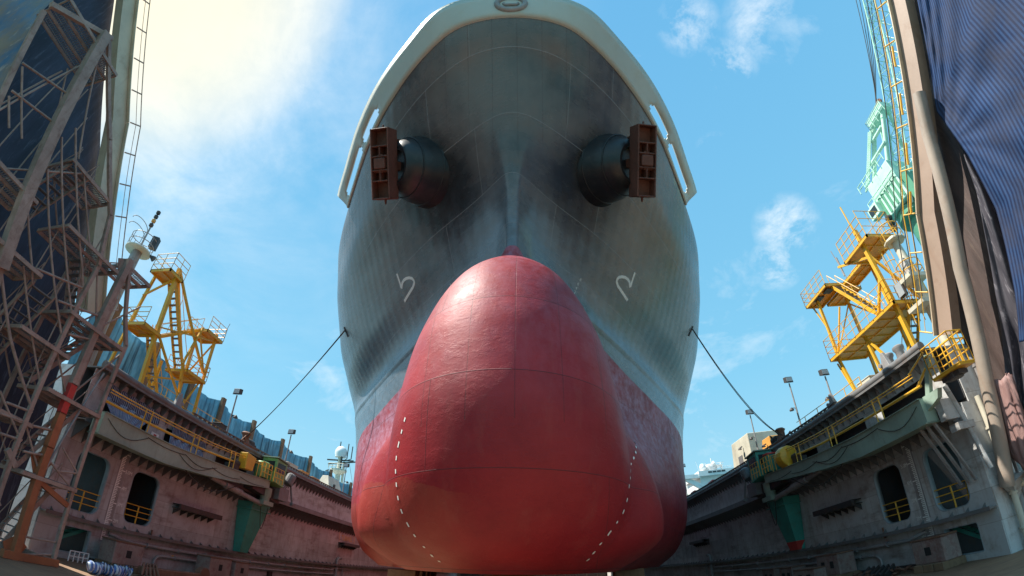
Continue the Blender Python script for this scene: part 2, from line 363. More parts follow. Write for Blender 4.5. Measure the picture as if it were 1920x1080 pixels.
def hull_material():
    m, nt, b = new_mat('hull_paint')
    co = objco(nt); sp = nt.nodes.new('ShaderNodeSeparateXYZ'); nt.links.new(co, sp.inputs[0])
    z = sp.outputs[2]; ax = math_(nt, 'ABSOLUTE', sp.outputs[0])
    # topside: near-black blue with scuffed, brownish and greyish clouds
    n1 = noise(nt, co, .16, 7, .7); n2 = noise(nt, objco(nt, (.5, .5, 1.6)), .9, 8, .7)
    top_ = mixc(nt, ramp(nt, n1, [(.4, 0.), (.62, 1.)]), (.036, .044, .056), (.125, .128, .138))
    top_ = mixc(nt, ramp(nt, n2, [(.50, 0.), (.7, .7)]), top_, (.125, .098, .078))
    n5 = noise(nt, objco(nt, (1.6, 1.6, .12)), 1.2, 6, .6)
    top_ = mixc(nt, ramp(nt, n5, [(.55, 0.), (.75, .55)]), top_, (.14, .15, .168))
    bz = nt.nodes.new('ShaderNodeTexWave'); bz.bands_direction = 'Y'; bz.wave_profile = 'SAW'; bz.inputs['Scale'].default_value = .42; bz.inputs['Distortion'].default_value = .6; bz.inputs['Detail'].default_value = 2
    uv0 = nt.nodes.new('ShaderNodeUVMap'); uv0.uv_map = 'plates'; nt.links.new(uv0.outputs[0], bz.inputs['Vector'])
    bx = nt.nodes.new('ShaderNodeTexWave'); bx.bands_direction = 'X'; bx.wave_profile = 'SAW'; bx.inputs['Scale'].default_value = .36; bx.inputs['Distortion'].default_value = .5; nt.links.new(uv0.outputs[0], bx.inputs['Vector'])
    band = math_(nt, 'MULTIPLY', math_(nt, 'ADD', bz.outputs[0], bx.outputs[0]), ramp(nt, n1, [(.3, .15), (.7, .55)]))
    top_ = mixc(nt, math_(nt, 'MULTIPLY', band, .45), top_, (.165, .17, .178))
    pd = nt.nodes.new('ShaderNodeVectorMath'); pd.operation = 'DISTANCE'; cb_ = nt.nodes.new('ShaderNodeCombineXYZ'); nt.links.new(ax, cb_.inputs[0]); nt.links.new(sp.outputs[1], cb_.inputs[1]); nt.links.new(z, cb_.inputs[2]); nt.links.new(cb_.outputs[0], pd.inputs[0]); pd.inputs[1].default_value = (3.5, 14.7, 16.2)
    pod_shade = ramp(nt, math_(nt, 'ADD', math_(nt, 'MULTIPLY', pd.outputs['Value'], .25), math_(nt, 'MULTIPLY', n2, .35)), [(.62, .93), (.98, 0.)])
    top_ = mixc(nt, pod_shade, top_, (.014, .015, .018))  # shade around the anchor pods, put into the topside colour
    # underwater red
    r1 = noise(nt, co, .35, 6, .65); r2 = noise(nt, objco(nt, (1.2, 1.2, .25)), 1.1, 7, .7)
    red = mixc(nt, ramp(nt, r1, [(.35, 0.), (.65, 1.)]), (.22, .006, .014), (.34, .016, .022))
    red = mixc(nt, ramp(nt, r2, [(.55, 0.), (.8, .5)]), red, (.30, .06, .05))
    low = ramp(nt, math_(nt, 'ADD', math_(nt, 'MULTIPLY', ax, .16), math_(nt, 'SUBTRACT', 2.2, z)), [(.0, 0.), (.02, 0.), (.5, 0.), (.51, 1.)])
    low = math_(nt, 'GREATER_THAN', math_(nt, 'SUBTRACT', 1.75, math_(nt, 'ADD', math_(nt, 'ADD', z, math_(nt, 'MULTIPLY', n2, .9)), math_(nt, 'MULTIPLY', ax, -.22))), -.1)
    lft = ramp(nt, math_(nt, 'ADD', sp.outputs[0], math_(nt, 'MULTIPLY', n1, 3.0)), [(0., 1.), (1., 0.)])
    old = mixc(nt, ramp(nt, r2, [(.3, 0.), (.7, 1.)]), (.34, .075, .03), (.40, .15, .07))
    red = mixc(nt, math_(nt, 'MULTIPLY', low, math_(nt, 'MULTIPLY', lft, .22)), red, old)
    ch = noise(nt, objco(nt, (2.2, .35, 1.5)), 1.5, 7, .7)
    side = math_(nt, 'MULTIPLY', ramp(nt, z, [(0., 0.)]), 1.0) if False else nt.nodes.new('ShaderNodeMapRange')
    side.inputs['From Min'].default_value = 3.0; side.inputs['From Max'].default_value = 8.0; nt.links.new(z, side.inputs['Value'])
    aft = nt.nodes.new('ShaderNodeMapRange'); aft.inputs['From Min'].default_value = 10.5; aft.inputs['From Max'].default_value = 14.5; aft.inputs['To Min'].default_value = .3; nt.links.new(sp.outputs[1], aft.inputs['Value'])
    red = mixc(nt, math_(nt, 'MULTIPLY', math_(nt, 'MULTIPLY', side.outputs[0], aft.outputs[0]), ramp(nt, ch, [(.38, .12), (.64, .9)])), red, (.42, .215, .30))  # chalky streaks, with the lavender sky sheen put into their colour
    pl = math_(nt, 'MULTIPLY_ADD', math_(nt, 'EXPONENT', math_(nt, 'MULTIPLY', math_(nt, 'SUBTRACT', sp.outputs[1], 13.5), -.075)), 3.15, math_(nt, 'MULTIPLY_ADD', sp.outputs[0], .03, 8.35))
    upz = nt.nodes.new('ShaderNodeMapRange'); upz.inputs['From Min'].default_value = 14; upz.inputs['From Max'].default_value = 17; nt.links.new(z, upz.inputs['Value'])
    top_ = mixc(nt, math_(nt, 'MULTIPLY', upz.outputs[0], math_(nt, 'MULTIPLY', math_(nt, 'SUBTRACT', 1.0, pod_shade), ramp(nt, n1, [(.34, .2), (.62, .75)]))), top_, (.185, .165, .155))  # warm bounce from the floor, put into the colour of the flare
    blu = nt.nodes.new('ShaderNodeMapRange'); blu.inputs['From Min'].default_value = 16.5; blu.inputs['From Max'].default_value = 10.5; nt.links.new(z, blu.inputs['Value'])
    top_ = mixc(nt, math_(nt, 'MULTIPLY', blu.outputs[0], ramp(nt, ch, [(.36, .1), (.66, .8)])), top_, (.165, .215, .26))  # blue-grey scuffs, with the sky's reflection put into their colour
    wl = math_(nt, 'GREATER_THAN', math_(nt, 'ADD', z, math_(nt, 'MULTIPLY', noise(nt, co, 3.0), .05)), pl)
    c = mixc(nt, wl, red, top_)
    # plate seams and the slight dishing between frames
    uv = nt.nodes.new('ShaderNodeUVMap'); uv.uv_map = 'plates'
    br = nt.nodes.new('ShaderNodeTexBrick'); br.inputs['Scale'].default_value = 1; br.inputs['Mortar Size'].default_value = .014; br.inputs['Brick Width'].default_value = 7.5; br.inputs['Row Height'].default_value = 2.35; br.inputs['Mortar Smooth'].default_value = .4
    br.inputs['Color1'].default_value = (0, 0, 0, 1); br.inputs['Color2'].default_value = (1, 1, 1, 1); br.offset = .37
    nt.links.new(uv.outputs[0], br.inputs['Vector'])
    c = mixc(nt, math_(nt, 'MULTIPLY', br.outputs['Fac'], .75), c, mixc(nt, wl, (.09, .015, .02), (.32, .33, .34)))
    fr = math_(nt, 'ABSOLUTE', math_(nt, 'SUBTRACT', math_(nt, 'FRACT', math_(nt, 'MULTIPLY_ADD', sp.outputs[0], .92, .27)), .5))
    weld = math_(nt, 'MULTIPLY', math_(nt, 'LESS_THAN', fr, .011), math_(nt, 'MULTIPLY', math_(nt, 'LESS_THAN', sp.outputs[1], 12.2), math_(nt, 'GREATER_THAN', z, 3.1)))
    c = mixc(nt, math_(nt, 'MULTIPLY', weld, math_(nt, 'MULTIPLY_ADD', n2, 1.1, -.2)), c, (.05, .012, .015))
    tint = math_(nt, 'MULTIPLY_ADD', br.outputs['Color'], .22, .89)
    hs = nt.nodes.new('ShaderNodeHueSaturation'); nt.links.new(c, hs.inputs['Color']); nt.links.new(tint, hs.inputs['Value'])
    nt.links.new(hs.outputs[0], b.inputs['Base Color'])
    wv = nt.nodes.new('ShaderNodeTexWave'); wv.bands_direction = 'X'; wv.inputs['Scale'].default_value = .36; wv.inputs['Distortion'].default_value = .4; wv.inputs['Detail'].default_value = 1
    nt.links.new(uv.outputs[0], wv.inputs['Vector'])
    fine = noise(nt, co, 5, 8, .7); mid = noise(nt, objco(nt, (1, 1, 1.6)), 1.6, 7, .72)
    peel = ramp(nt, mid, [(.5, 0.), (.56, 1.)])
    hgt = math_(nt, 'ADD', math_(nt, 'MULTIPLY', wv.outputs[0], .2), math_(nt, 'MULTIPLY', br.outputs['Fac'], .45))
    hgt = math_(nt, 'ADD', hgt, math_(nt, 'MULTIPLY', fine, .11))
    hgt = math_(nt, 'ADD', hgt, math_(nt, 'MULTIPLY', math_(nt, 'MULTIPLY', peel, math_(nt, 'SUBTRACT', 1.0, wl)), .07))
    hgt = math_(nt, 'ADD', hgt, math_(nt, 'MULTIPLY', math_(nt, 'MULTIPLY', mid, math_(nt, 'SUBTRACT', 1.0, wl)), .55))
    hgt = math_(nt, 'ADD', hgt, math_(nt, 'MULTIPLY', weld, -.3))
    bp = nt.nodes.new('ShaderNodeBump'); bp.inputs['Strength'].default_value = .5; bp.inputs['Distance'].default_value = .045
    nt.links.new(hgt, bp.inputs['Height']); nt.links.new(bp.outputs[0], b.inputs['Normal'])
    rg = mixc(nt, wl, (.56, .56, .56), (.27, .27, .27))
    nt.links.new(math_(nt, 'ADD', rg, math_(nt, 'MULTIPLY', math_(nt, 'SUBTRACT', n2, .5), .35)), b.inputs['Roughness'])
    nt.links.new(math_(nt, 'MULTIPLY_ADD', wl, .2, .42), b.inputs['Specular IOR Level'])
    return m
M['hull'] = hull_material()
M['pod'] = painted('black_pod_paint', (.016, .018, .022), .38, dirt=(.06, .055, .05), amount=.4, scale=1.2)
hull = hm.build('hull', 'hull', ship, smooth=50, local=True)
me = hull.data; uvl = me.uv_layers.new(name='plates')
# plate map: along = distance aft plus breadth, up = girth from the keel
gir = np.zeros((nr, W2))
P = np.array([tuple(v) for v in vv]).reshape(nr, W2, 3)
gir[1:] = np.cumsum(np.linalg.norm(np.diff(P, axis=0), axis=2), axis=0)
alo = np.zeros((nr, W2)); dd = np.linalg.norm(np.diff(P, axis=1), axis=2)
alo[:, c0+1:] = np.cumsum(dd[:, c0:], axis=1); alo[:, :c0] = -np.cumsum(dd[:, :c0][:, ::-1], axis=1)[:, ::-1]
zc = np.repeat(zs[:, None], W2, 1)
li = np.empty(len(me.loops), int); me.loops.foreach_get('vertex_index', li)
uvs = np.stack([(alo.ravel()+1.9)[li], (zc*1.12).ravel()[li]], 1); uvl.data.foreach_set('uv', uvs.ravel())

# white painted bulwark round the bow with long freeing slots, rail bar on top
YB = sorted(set(np.round(np.concatenate([7.3+(np.linspace(0, 1, 40)**2)*5.1, [12.4, 12.55, 13.2, 14, 14.45, 14.6, 14.9, 15.05, 16, 17, 18, 18.55, 18.7, 19.05, 19.4]]), 3)))
ZR = [19.8, 20.0, 20.12, 20.33, 20.45, 20.75, 21.0]
SL = [(12.4, 14.6), (14.9, 18.7)]
bw = MB(); vs_, fs_ = [], []; idx = {}
for sx in (-1, 1):
    for i, z in enumerate(ZR):
        ys = float(stem_y(z))
        for j, yb in enumerate(YB):
            Y = ys+(yb-7.3)*(19.4-ys)/(19.4-7.3)
            idx[sx, i, j] = len(vs_); vs_.append(V3(sx*float(half(Y, z)) if j else 0, Y, z))
    for i in range(len(ZR)-1):
        for j in range(len(YB)-1):
            ym = (YB[j]+YB[j+1])/2; hole = False
            for a, b_ in SL:
                if a < ym < b_ and 1 <= i <= 3:
                    end = ym < a+.15 or ym > b_-.15
                    hole = hole or (i == 2 or not end)
            if not hole:
                q = (idx[sx, i, j], idx[sx, i, j+1], idx[sx, i+1, j+1], idx[sx, i+1, j]); fs_.append(q if sx > 0 else q[::-1])
bw.add(vs_, fs_)
bmm = bw; M['band'] = painted('white_bulwark_paint', (.50, .515, .46), .45, dirt=(.42, .36, .22), amount=.3, scale=.5, var=.1, bump=.08)
bo = bw.build('bulwark', 'band', ship, smooth=40, local=True)
bm_ = bmesh.new(); bm_.from_mesh(bo.data); bmesh.ops.remove_doubles(bm_, verts=bm_.verts, dist=.001); bm_.to_mesh(bo.data); bm_.free()
sm = bo.modifiers.new('solid', 'SOLIDIFY'); sm.thickness = .09; sm.offset = -1
rb = MB(); top_l = [vs_[idx[-1, len(ZR)-1, j]] for j in range(len(YB))][::-1]+[vs_[idx[1, len(ZR)-1, j]] for j in range(1, len(YB))]
rb.tube(top_l, .09, 8); rb.build('rail_cap', 'band', ship, smooth=60, local=True)
sb = MB()
sb.tube([V3(v.x*1.004, v.y-.01, v.z) for v in [vs_[idx[-1, 0, j]] for j in range(len(YB))][::-1]+[vs_[idx[1, 0, j]] for j in range(1, len(YB))]], .045, 6)
sb.build('rubbing_bar', 'band', ship, smooth=60, local=True)
# after end of the white band: a low strip of white on the shell behind the bulwark
def hpt(sx, Y, z, off=.0):
    e = .05; h = float(half(Y, z)); hy = (float(half(Y+e, z))-float(half(Y-e, z)))/(2*e); hz = (float(half(Y, z+e))-float(half(Y, z-e)))/(2*e)
    n = V3(1, -hy, -hz).normalized(); p = V3(h, Y, z)+n*off
    return V3(sx*p.x, p.y, p.z), V3(sx*n.x, n.y, n.z)
def hull_stroke(mb, sx, pts, w, off=.014, step=.12):
    """a painted stroke laid on the shell through (Y, z) points"""
    P = [Vector(p) for p in pts]; q = []
    for a, b in zip(P[:-1], P[1:]):
        n = max(1, int((b-a).length/step)); q += [a.lerp(b, i/n) for i in range(n)]
    q.append(P[-1]); L_, R_ = [], []
    C = [hpt(sx, p.x, p.y, off) for p in q]
    for i, (c, n) in enumerate(C):
        d = (C[min(i+1, len(C)-1)][0]-C[max(i-1, 0)][0]).normalized(); s = d.cross(n).normalized()*w/2
        L_.append(c+s); R_.append(c-s)
    mb.grid([L_, R_])
# panama chock in the bulwark at the very bow
ck = MB(); c, n = hpt(1, 7.62, 20.42, .0); c = V3(0, float(stem_y(20.42))-.02, 20.42); n = V3(0, -.93, -.37)
u = V3(1, 0, 0); v = n.cross(u).normalized()
ck.tube([c+u*.62*math.cos(t)+v*.40*math.sin(t)+n*.06 for t in (2*math.pi*k/28 for k in range(28))], .13, 10, closed=True)
chock = ck.build('bow_chock', 'pipe', ship, smooth=True, local=True)
ck = MB(); ck.prism([c+u*.6*math.cos(t)+v*.38*math.sin(t)+n*.03 for t in (2*math.pi*k/28 for k in range(28))], n*.03); ck.build('chock_hole', 'black', chock, local=True)
ck = MB(); ck.tube([c+u*.33+n*.09, c+u*.25-v*.1+n*.10, c-u*.25-v*.1+n*.10, c-u*.33+n*.09], .07, 8); ck.build('chock_lip', 'pipe', chock, smooth=True, local=True)

# hawse pods and anchors
def pod_frame(sx):
    base, n = hpt(1, 14.15, 16.9); base = V3(4.35, 14.35, 17.05); tip = V3(5.75, 12.95, 15.95)
    a = (tip-base).normalized(); e = V3(-.18, -.70, .69); e = (e-a*e.dot(a)).normalized(); s = a.cross(e).normalized()
    F = lambda p: V3(sx*p.x, p.y, p.z)
    return base, tip, a, e, s, F
for sx in (-1, 1):
    base, tip, a, e, s, F = pod_frame(sx)
    pm = MB(); prof = [(2.15, -1.6), (1.95, -.4), (1.72, .15), (1.60, .8), (1.45, 1.25), (1.30, 1.55), (1.12, 1.8), (.95, 1.9), (.80, 1.88), (.72, 1.6)]
    pm.lathe(prof, base, a, 40); pm.v = [F(p) for p in pm.v]
    pm.build('anchor_pod', 'pod', ship, smooth=35, local=True)
    pm = MB()
    for r, h in ((1.70, .25), (1.46, 1.27)):
        ax = a; aa = e; bb = s
        pm.tube([base+ax*h+(aa*math.cos(t)+bb*math.sin(t))*r for t in (2*math.pi*k/40 for k in range(40))], .035, 6, closed=True)
    pm.v = [F(p) for p in pm.v]; pm.build('weld_ring', M['pod'], ship, smooth=True, local=True)
def make_anchor(sx):
    base, tip, a, e, s, F = pod_frame(sx); mw = Matrix.Translation(ship.location) @ ship.rotation_euler.to_matrix().to_4x4()
    a0 = a; c0_ = base+a*2.45; a = V3(.22, -.70, -.68).normalized(); e = V3(.02, -.70, .72); e = (e-a*e.dot(a)).normalized(); s = a.cross(e).normalized()
    o = mw @ F(base+a0*2.1)
    t = thing('anchor', 'rusty stockless anchor housed at the pod on the %s side of the bow' % ('sun glare' if sx < 0 else 'crane'), 'anchor', o, 'bow anchors')
    def B(name, fn, par=None, bev=.03):
        m = MB(); fn(m); m.v = [mw @ F(p) for p in m.v]
        ob = m.build(name, 'anchor', par or t); ob.modifiers.new('bevel', 'BEVEL').width = bev; return ob
    c = c0_; Lh, Wh, D = 1.62, .47, .45
    def ribs(m):
        th = .07
        for k in (-1, 1):
            m.bar(c+s*k*(Wh-th/2)-e*Lh, c+s*k*(Wh-th/2)+e*Lh, D*2, th, s)
        for q in (-1.0, -.5, -.2, .2, .5, 1.0):
            m.bar(c+e*q*(Lh-th/2)-s*(Wh-th), c+e*q*(Lh-th/2)+s*(Wh-th), D*2, th, e)
        for q in (-.35, .35): m.bar(c+e*(q-.15)*Lh, c+e*(q+.15)*Lh, D*2, .06, s)
        m.bar(c-a*.1-e*(Lh-.02), c-a*.1+e*(Lh-.02), Wh*2-.06, .06, a)      # web at mid depth
        m.bar(c-e*.40, c+e*.40, Wh*1.9, D*1.2, a)
    cr = B('crown', ribs)
    B('head_pin', lambda m: (m.bar(c+a*.32-e*.24, c+a*.32+e*.24, .56, .34, a), m.bar(c+a*.28-e*.42, c+a*.28+e*.42, .26, .2, a)), cr)
    for k in (-1, 1):
        B('trip_lug', lambda m: m.bar(c+e*k*Lh, c+e*k*(Lh+.22), .10, .10, a, .06, .06), cr, .01)
        def fl(m):
            p0 = c-a*.3+e*k*Lh*.62+s*.0
            m.bar(p0, p0-a*1.7+e*k*.25, Wh*1.5, .55, e, Wh*.5, .15)
        B('fluke', fl)
    B('shank', lambda m: m.bar(c-a*.2, c-a0*1.9, .42, .42, e))
    return t
for sx in (-1, 1): make_anchor(sx)
# mooring chock bracket on each side where the ropes leave the shell, small side plates
for sx in (-1, 1):
    m_ = MB(); p, n = hpt(sx, 27.5, 15.7, .02); q, _ = hpt(sx, 27.6, 15.0, .02)
    m_.bar(p, q, .12, .10, n); m_.build('rope_plate', 'dark', ship, local=True)
# ------------------------------------------------------------------ paint marks on the shell
for sx in (-1, 1):
    m = MB(); hull_stroke(m, sx, [(19.62, 14.68), (20.0, 13.99)], .16); hull_stroke(m, sx, [(20.02, 13.95), (19.75, 14.13), (19.53, 14.17), (19.33, 14.14), (19.15, 14.05), (19.03, 13.92), (19.03, 13.78), (19.1, 13.68), (19.34, 13.57), (20.45, 13.38)], .16, step=.06)
    m.build('bulb_mark', 'mark', ship, local=True, flip=False)
    D = ([(10.45, 3.5), (10.67, 3.1), (10.92, 2.71), (11.03, 2.34), (11.11, 1.97), (11.25, 1.56), (11.34, 1.25), (11.40, 1.0), (11.48, .78), (11.56, .6), (11.81, .36), (12.1, .2), (12.45, .1)] if sx < 0 else
         [(14.1, 4.1), (13.25, 3.44), (12.55, 2.75), (11.98, 2.16), (11.92, 1.65), (11.88, 1.35), (11.79, 1.11), (11.76, .87), (11.83, .6), (12.03, .42), (12.29, .26), (12.6, .12)])
    m = MB(); P = [V3(a, b, 0) for a, b in D]; q = [P[0]]
    for a, b in zip(P[:-1], P[1:]):
        n = max(2, int((b-a).length/.05)); q += [a.lerp(b, k/n) for k in range(1, n+1)]
    # equal dashes by true length on the shell
    c3 = [hpt(sx, p.x, p.y)[0] for p in q]; s_ = 0; cur = []
    for i in range(1, len(q)):
        s_ += (c3[i]-c3[i-1]).length
        if (s_ % .34) < .17: cur.append((q[i].x, q[i].y))
        elif len(cur) > 1: m = MB(); hull_stroke(m, sx, cur, .065, .012); m.build('dash', 'mark', ship, local=True, flip=False); cur = []
        else: cur = []
def hull_text(sx, txt, Y, z, size):
    cu = bpy.data.curves.new('t', 'FONT'); cu.body = txt; cu.size = size; cu.align_x = 'CENTER'; cu.align_y = 'CENTER'
    t = bpy.data.objects.new('t', cu); COL.objects.link(t); dg = bpy.context.evaluated_depsgraph_get(); dg.update()
    me = bpy.data.meshes.new_from_object(t.evaluated_get(dg)); bpy.data.objects.remove(t)
    c, n = hpt(sx, Y, z, .014); up = hpt(sx, Y, z+.05, .014)[0]-c; up.normalize(); ax = up.cross(n).normalized()
    m = MB(); m.add([c+ax*v.co.x+up*v.co.y for v in me.vertices], [tuple(p.vertices) for p in me.polygons]); bpy.data.meshes.remove(me); return m
for sx, items in ((1, [('8', 12.62), ('6', 12.38), ('4', 12.14), ('2', 11.90), ('10M', 11.62), ('8', 11.34), ('6', 11.08), ('4', 10.82), ('2', 10.56)]), (-1, [('8', 12.35), ('6', 12.15)])):
    m = MB()
    for ch, z in items: t_ = hull_text(sx, ch, 17.46, z, .23); m.add(t_.v, t_.f)
    m.build('draft_numbers', 'mark', ship, local=True, flip=False)['kind'] = 'stuff'
# ------------------------------------------------------------------ ground and water
def flat(name, x0, y0, x1, y1, z, mat, th=.3):
    m = MB().box((x0, y0, z-th), (x1, y1, z)); return tag(m.build(name, mat), kind='structure')
def floor_material():
    m, nt, b = new_mat('dock_floor_steel'); co = objco(nt)
    a = noise(nt, co, .25, 8, .7); d = noise(nt, objco(nt, (.25, 3, 1)), 1.2, 6, .7)
    c = mixc(nt, ramp(nt, a, [(.35, 0.), (.65, 1.)]), (.18, .10, .055), (.32, .195, .11))
    c = mixc(nt, ramp(nt, d, [(.5, 0.), (.75, .7)]), c, (.10, .06, .04))
    nt.links.new(c, b.inputs['Base Color']); b.inputs['Roughness'].default_value = .75
    bp = nt.nodes.new('ShaderNodeBump'); bp.inputs['Strength'].default_value = .5; bp.inputs['Distance'].default_value = .05
    nt.links.new(noise(nt, co, 3, 8, .7), bp.inputs['Height']); nt.links.new(bp.outputs[0], b.inputs['Normal']); return m
M['floor'] = floor_material()
def sea_material():
    m, nt, b = new_mat('sea_water'); b.inputs['Base Color'].default_value = (.03, .16, .18, 1); b.inputs['Roughness'].default_value = .15
    bp = nt.nodes.new('ShaderNodeBump'); bp.inputs['Strength'].default_value = .4
    nt.links.new(noise(nt, objco(nt), .6, 6), bp.inputs['Height']); nt.links.new(bp.outputs[0], b.inputs['Normal']); return m
M['sea'] = sea_material()
FZ = -.9
flat('sea', -6000, -6000, 6000, 6000, -4.5, 'sea', 1)
flat('dock_floor', -31, -14, 28, 420, FZ, 'floor', 3.2)

# ------------------------------------------------------------------ wing walls
YE0, YE1 = 17.4, 149
def rrect(y0, y1, z0, z1, r, n=6):
    P = []
    for cy, cz, a0 in ((y1-r, z1-r, 0), (y0+r, z1-r, 90), (y0+r, z0+r, 180), (y1-r, z0+r, 270)):
        P += [(cy+r*math.cos(R(a0+90*k/n)), cz+r*math.sin(R(a0+90*k/n))) for k in range(n+1)]
    return P
OPEN = [(18.75, 21.2, 1.75, 5.05, .55), (23.2, 25.7, 1.85, 5.08, .55), (18.85, 21.15, -.55, .85, .12)]
def holed(x, outer, holes):
    bm = bmesh.new(); ed = []
    for loop in [outer]+holes:
        vs = [bm.verts.new((x, y, z)) for y, z in loop]
        ed += [bm.edges.new((vs[i], vs[(i+1) % len(vs)])) for i in range(len(vs))]
    bmesh.ops.triangle_fill(bm, use_beauty=True, edges=ed)
    m = MB(); bm.verts.index_update(); m.v = [v.co.copy() for v in bm.verts]; m.f = [[v.index for v in f.verts] for f in bm.faces]; bm.free(); return m
def dock_wall(s, D, label, wm, fm):
    """s=+1 towards +X, D distance of the inner face"""
    X = lambda d: s*(D-d)         # d metres inward from the face
    t = thing('dock_wall', label, 'dock wall', (s*D, YE0, FZ))
    lower = [(YE0, FZ), (YE1, FZ), (YE1, 6.35), (YE0, 6.35)]
    holes = [rrect(*o) for o in OPEN]
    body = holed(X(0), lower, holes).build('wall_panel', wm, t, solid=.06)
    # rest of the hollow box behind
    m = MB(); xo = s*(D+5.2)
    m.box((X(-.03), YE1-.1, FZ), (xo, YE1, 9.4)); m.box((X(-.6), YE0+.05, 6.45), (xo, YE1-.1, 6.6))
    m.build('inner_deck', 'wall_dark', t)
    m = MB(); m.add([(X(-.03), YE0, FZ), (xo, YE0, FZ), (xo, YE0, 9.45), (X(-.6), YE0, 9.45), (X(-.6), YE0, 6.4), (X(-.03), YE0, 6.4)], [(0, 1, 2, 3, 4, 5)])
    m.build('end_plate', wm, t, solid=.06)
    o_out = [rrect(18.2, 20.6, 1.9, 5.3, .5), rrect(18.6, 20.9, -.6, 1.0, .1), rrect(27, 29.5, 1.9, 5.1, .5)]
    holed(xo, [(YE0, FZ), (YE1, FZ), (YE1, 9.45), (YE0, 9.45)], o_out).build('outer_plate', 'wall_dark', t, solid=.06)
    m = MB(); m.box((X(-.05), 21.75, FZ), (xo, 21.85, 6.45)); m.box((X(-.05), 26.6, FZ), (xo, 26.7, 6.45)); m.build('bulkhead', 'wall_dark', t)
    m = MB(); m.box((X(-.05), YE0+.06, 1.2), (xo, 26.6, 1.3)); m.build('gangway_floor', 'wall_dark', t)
    # opening frames: a plate ring going inward
    for o in OPEN:
        P = rrect(*o); m = MB(); n = len(P); vs = []
        for d in (.035, -.32): vs += [(X(d), y, z) for y, z in P]
        m.add(vs, [(i, (i+1) % n, (i+1) % n+n, i+n) for i in range(n)])
        f = m.build('opening_frame', 'frame_blue', t, smooth=40, solid=.05)
        if o[2] > 1:
            m = MB(); y0, y1, z0 = o[0]-.05, o[1]+.05, o[2]
            for h in (.45, .8, 1.15): m.tube([(X(-.1), y0, z0+h), (X(-.1), y1, z0+h)], .032, 6)
            ym = (y0+y1)/2; m.tube([(X(-.1), ym, z0), (X(-.1), ym, z0+1.15)], .05, 6)
            m.build('guard_rail', 'yellow', t, smooth=40)
            m = MB()
            for k in (0, .9): m.tube([(X(-2.2-k), y1-.3, z0+.2), (X(-1.6-k), ym+.2, z0+1.9), (X(-1.8-k), ym-.8, z0+2.6)], .03, 6)
            m.build('stair_rail', 'yellow', t, smooth=40)
    # inclined stair inside the low door
    m = MB(); a, b = V3(X(-1.2), 21.6, .9), V3(X(-1.8), 18.6, -.75)
    for k in (-.3, .3): m.bar(a+V3(k, 0, 0), b+V3(k, 0, 0), .06, .2)
    for i in range(8):
        p = a.lerp(b, (i+.5)/8); m.box(p-V3(.3, .12, .02), p+V3(.3, .12, .02))
    m.build('inner_stair', 'teal', t)
    # low ledge with small triangular gussets, pipes under it
    m = MB(); m.box((X(.03), YE0, 1.28), (X(.5), YE1, 1.36)); m.box((X(.5), YE0, 1.22), (X(.54), YE1, 1.42))
    m.build('ledge', fm, t)
    m = MB()
    for i in range(90):
        y = YE0+.6+i*1.1; m.add([(X(.03), y, 1.37), (X(.42), y, 1.37), (X(.03), y, 1.62), (X(.03), y+.03, 1.37), (X(.42), y+.03, 1.37), (X(.03), y+.03, 1.62)], [(0, 1, 2), (5, 4, 3), (0, 1, 4, 3), (1, 2, 5, 4), (2, 0, 3, 5)])
    m.build('ledge_gusset', fm, t)['kind'] = 'stuff'
    m = MB(); m.tube([(X(.06), 22.4, .98), (X(.24), 22.8, .9), (X(.28), 23.6, .72), (X(.28), 25, .72), (X(.28), 56, .72)], .11, 10)
    for y in np.arange(25.5, 56, 3.1): m.tube([(X(.28), y, .72), (X(.28), y+.12, .72)], .17, 10)
    m.build('service_pipe', 'pipe', t, smooth=50)
    m = MB(); m.tube([(X(.22), 26.6, -.75), (X(.22), 26.6, -.1), (X(.22), 26.9, .15), (X(.22), 27.4, .2), (X(.22), 57, .2)], .09, 10)
    for y in np.arange(28.5, 57, 4.0): m.tube([(X(.22), y, .2), (X(.22), y+.1, .2)], .14, 10)
    m.build('service_pipe', 'pipe', t, smooth=50)
    m = MB(); m.tube([(X(.3), 57, -.8), (X(.3), 57, 1.9), (X(.3), 57.4, 2.2), (X(.3), 58.2, 2.2)], .16, 10)
    m.tube([(X(.3), 59, -.8), (X(.3), 59, 1.6)], .08, 8); m.tube([(X(.3), 55.6, .9), (X(.3), 62, .9)], .07, 8); m.build('riser_pipe', 'pipe', t, smooth=50)
    # gallery girder: bottom flange carried on brackets, web, top flange
    m = MB(); m.box((X(0), YE0, 6.36), (X(1.25), YE1, 6.42)); m.box((X(1.25), YE0, 6.28), (X(1.29), YE1, 6.72)); m.box((X(.5), YE0, 6.66), (X(1.25), YE1, 6.72))
    m.build('gallery_girder', fm, t)
    # upper wall face set back, with recesses
    rec = [rrect(18.5, 22.6, 6.95, 8.4, .05, 1), rrect(24.3, 28.6, 6.95, 8.35, .05, 1), rrect(30.2, 34.6, 6.95, 8.3, .05, 1)]
    holed(X(.5), [(YE0, 6.72), (YE1, 6.72), (YE1, 9.36), (YE0, 9.36)], rec).build('upper_panel', wm, t, solid=.05)
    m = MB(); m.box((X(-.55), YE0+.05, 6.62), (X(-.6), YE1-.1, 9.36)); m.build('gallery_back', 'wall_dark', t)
    # top deck with rolled coping edge and a row of studs
    m = MB(); m.box((X(1.0), YE0, 9.40), (xo, YE1, 9.48)); m.build('top_deck', fm, t)
    m = MB(); m.tube([(X(1.12), YE0-.05, 9.62), (X(1.12), YE1, 9.62)], .24, 12)
    m.box((X(1.25), YE0, 9.33), (X(1.32), YE1, 9.46)); m.build('coping', fm, t, smooth=50)
    m = MB()
    for i in range(140):
        y = YE0+8.5+i*.55; m.box((X(1.10), y, 9.84), (X(1.22), y+.22, 9.97))
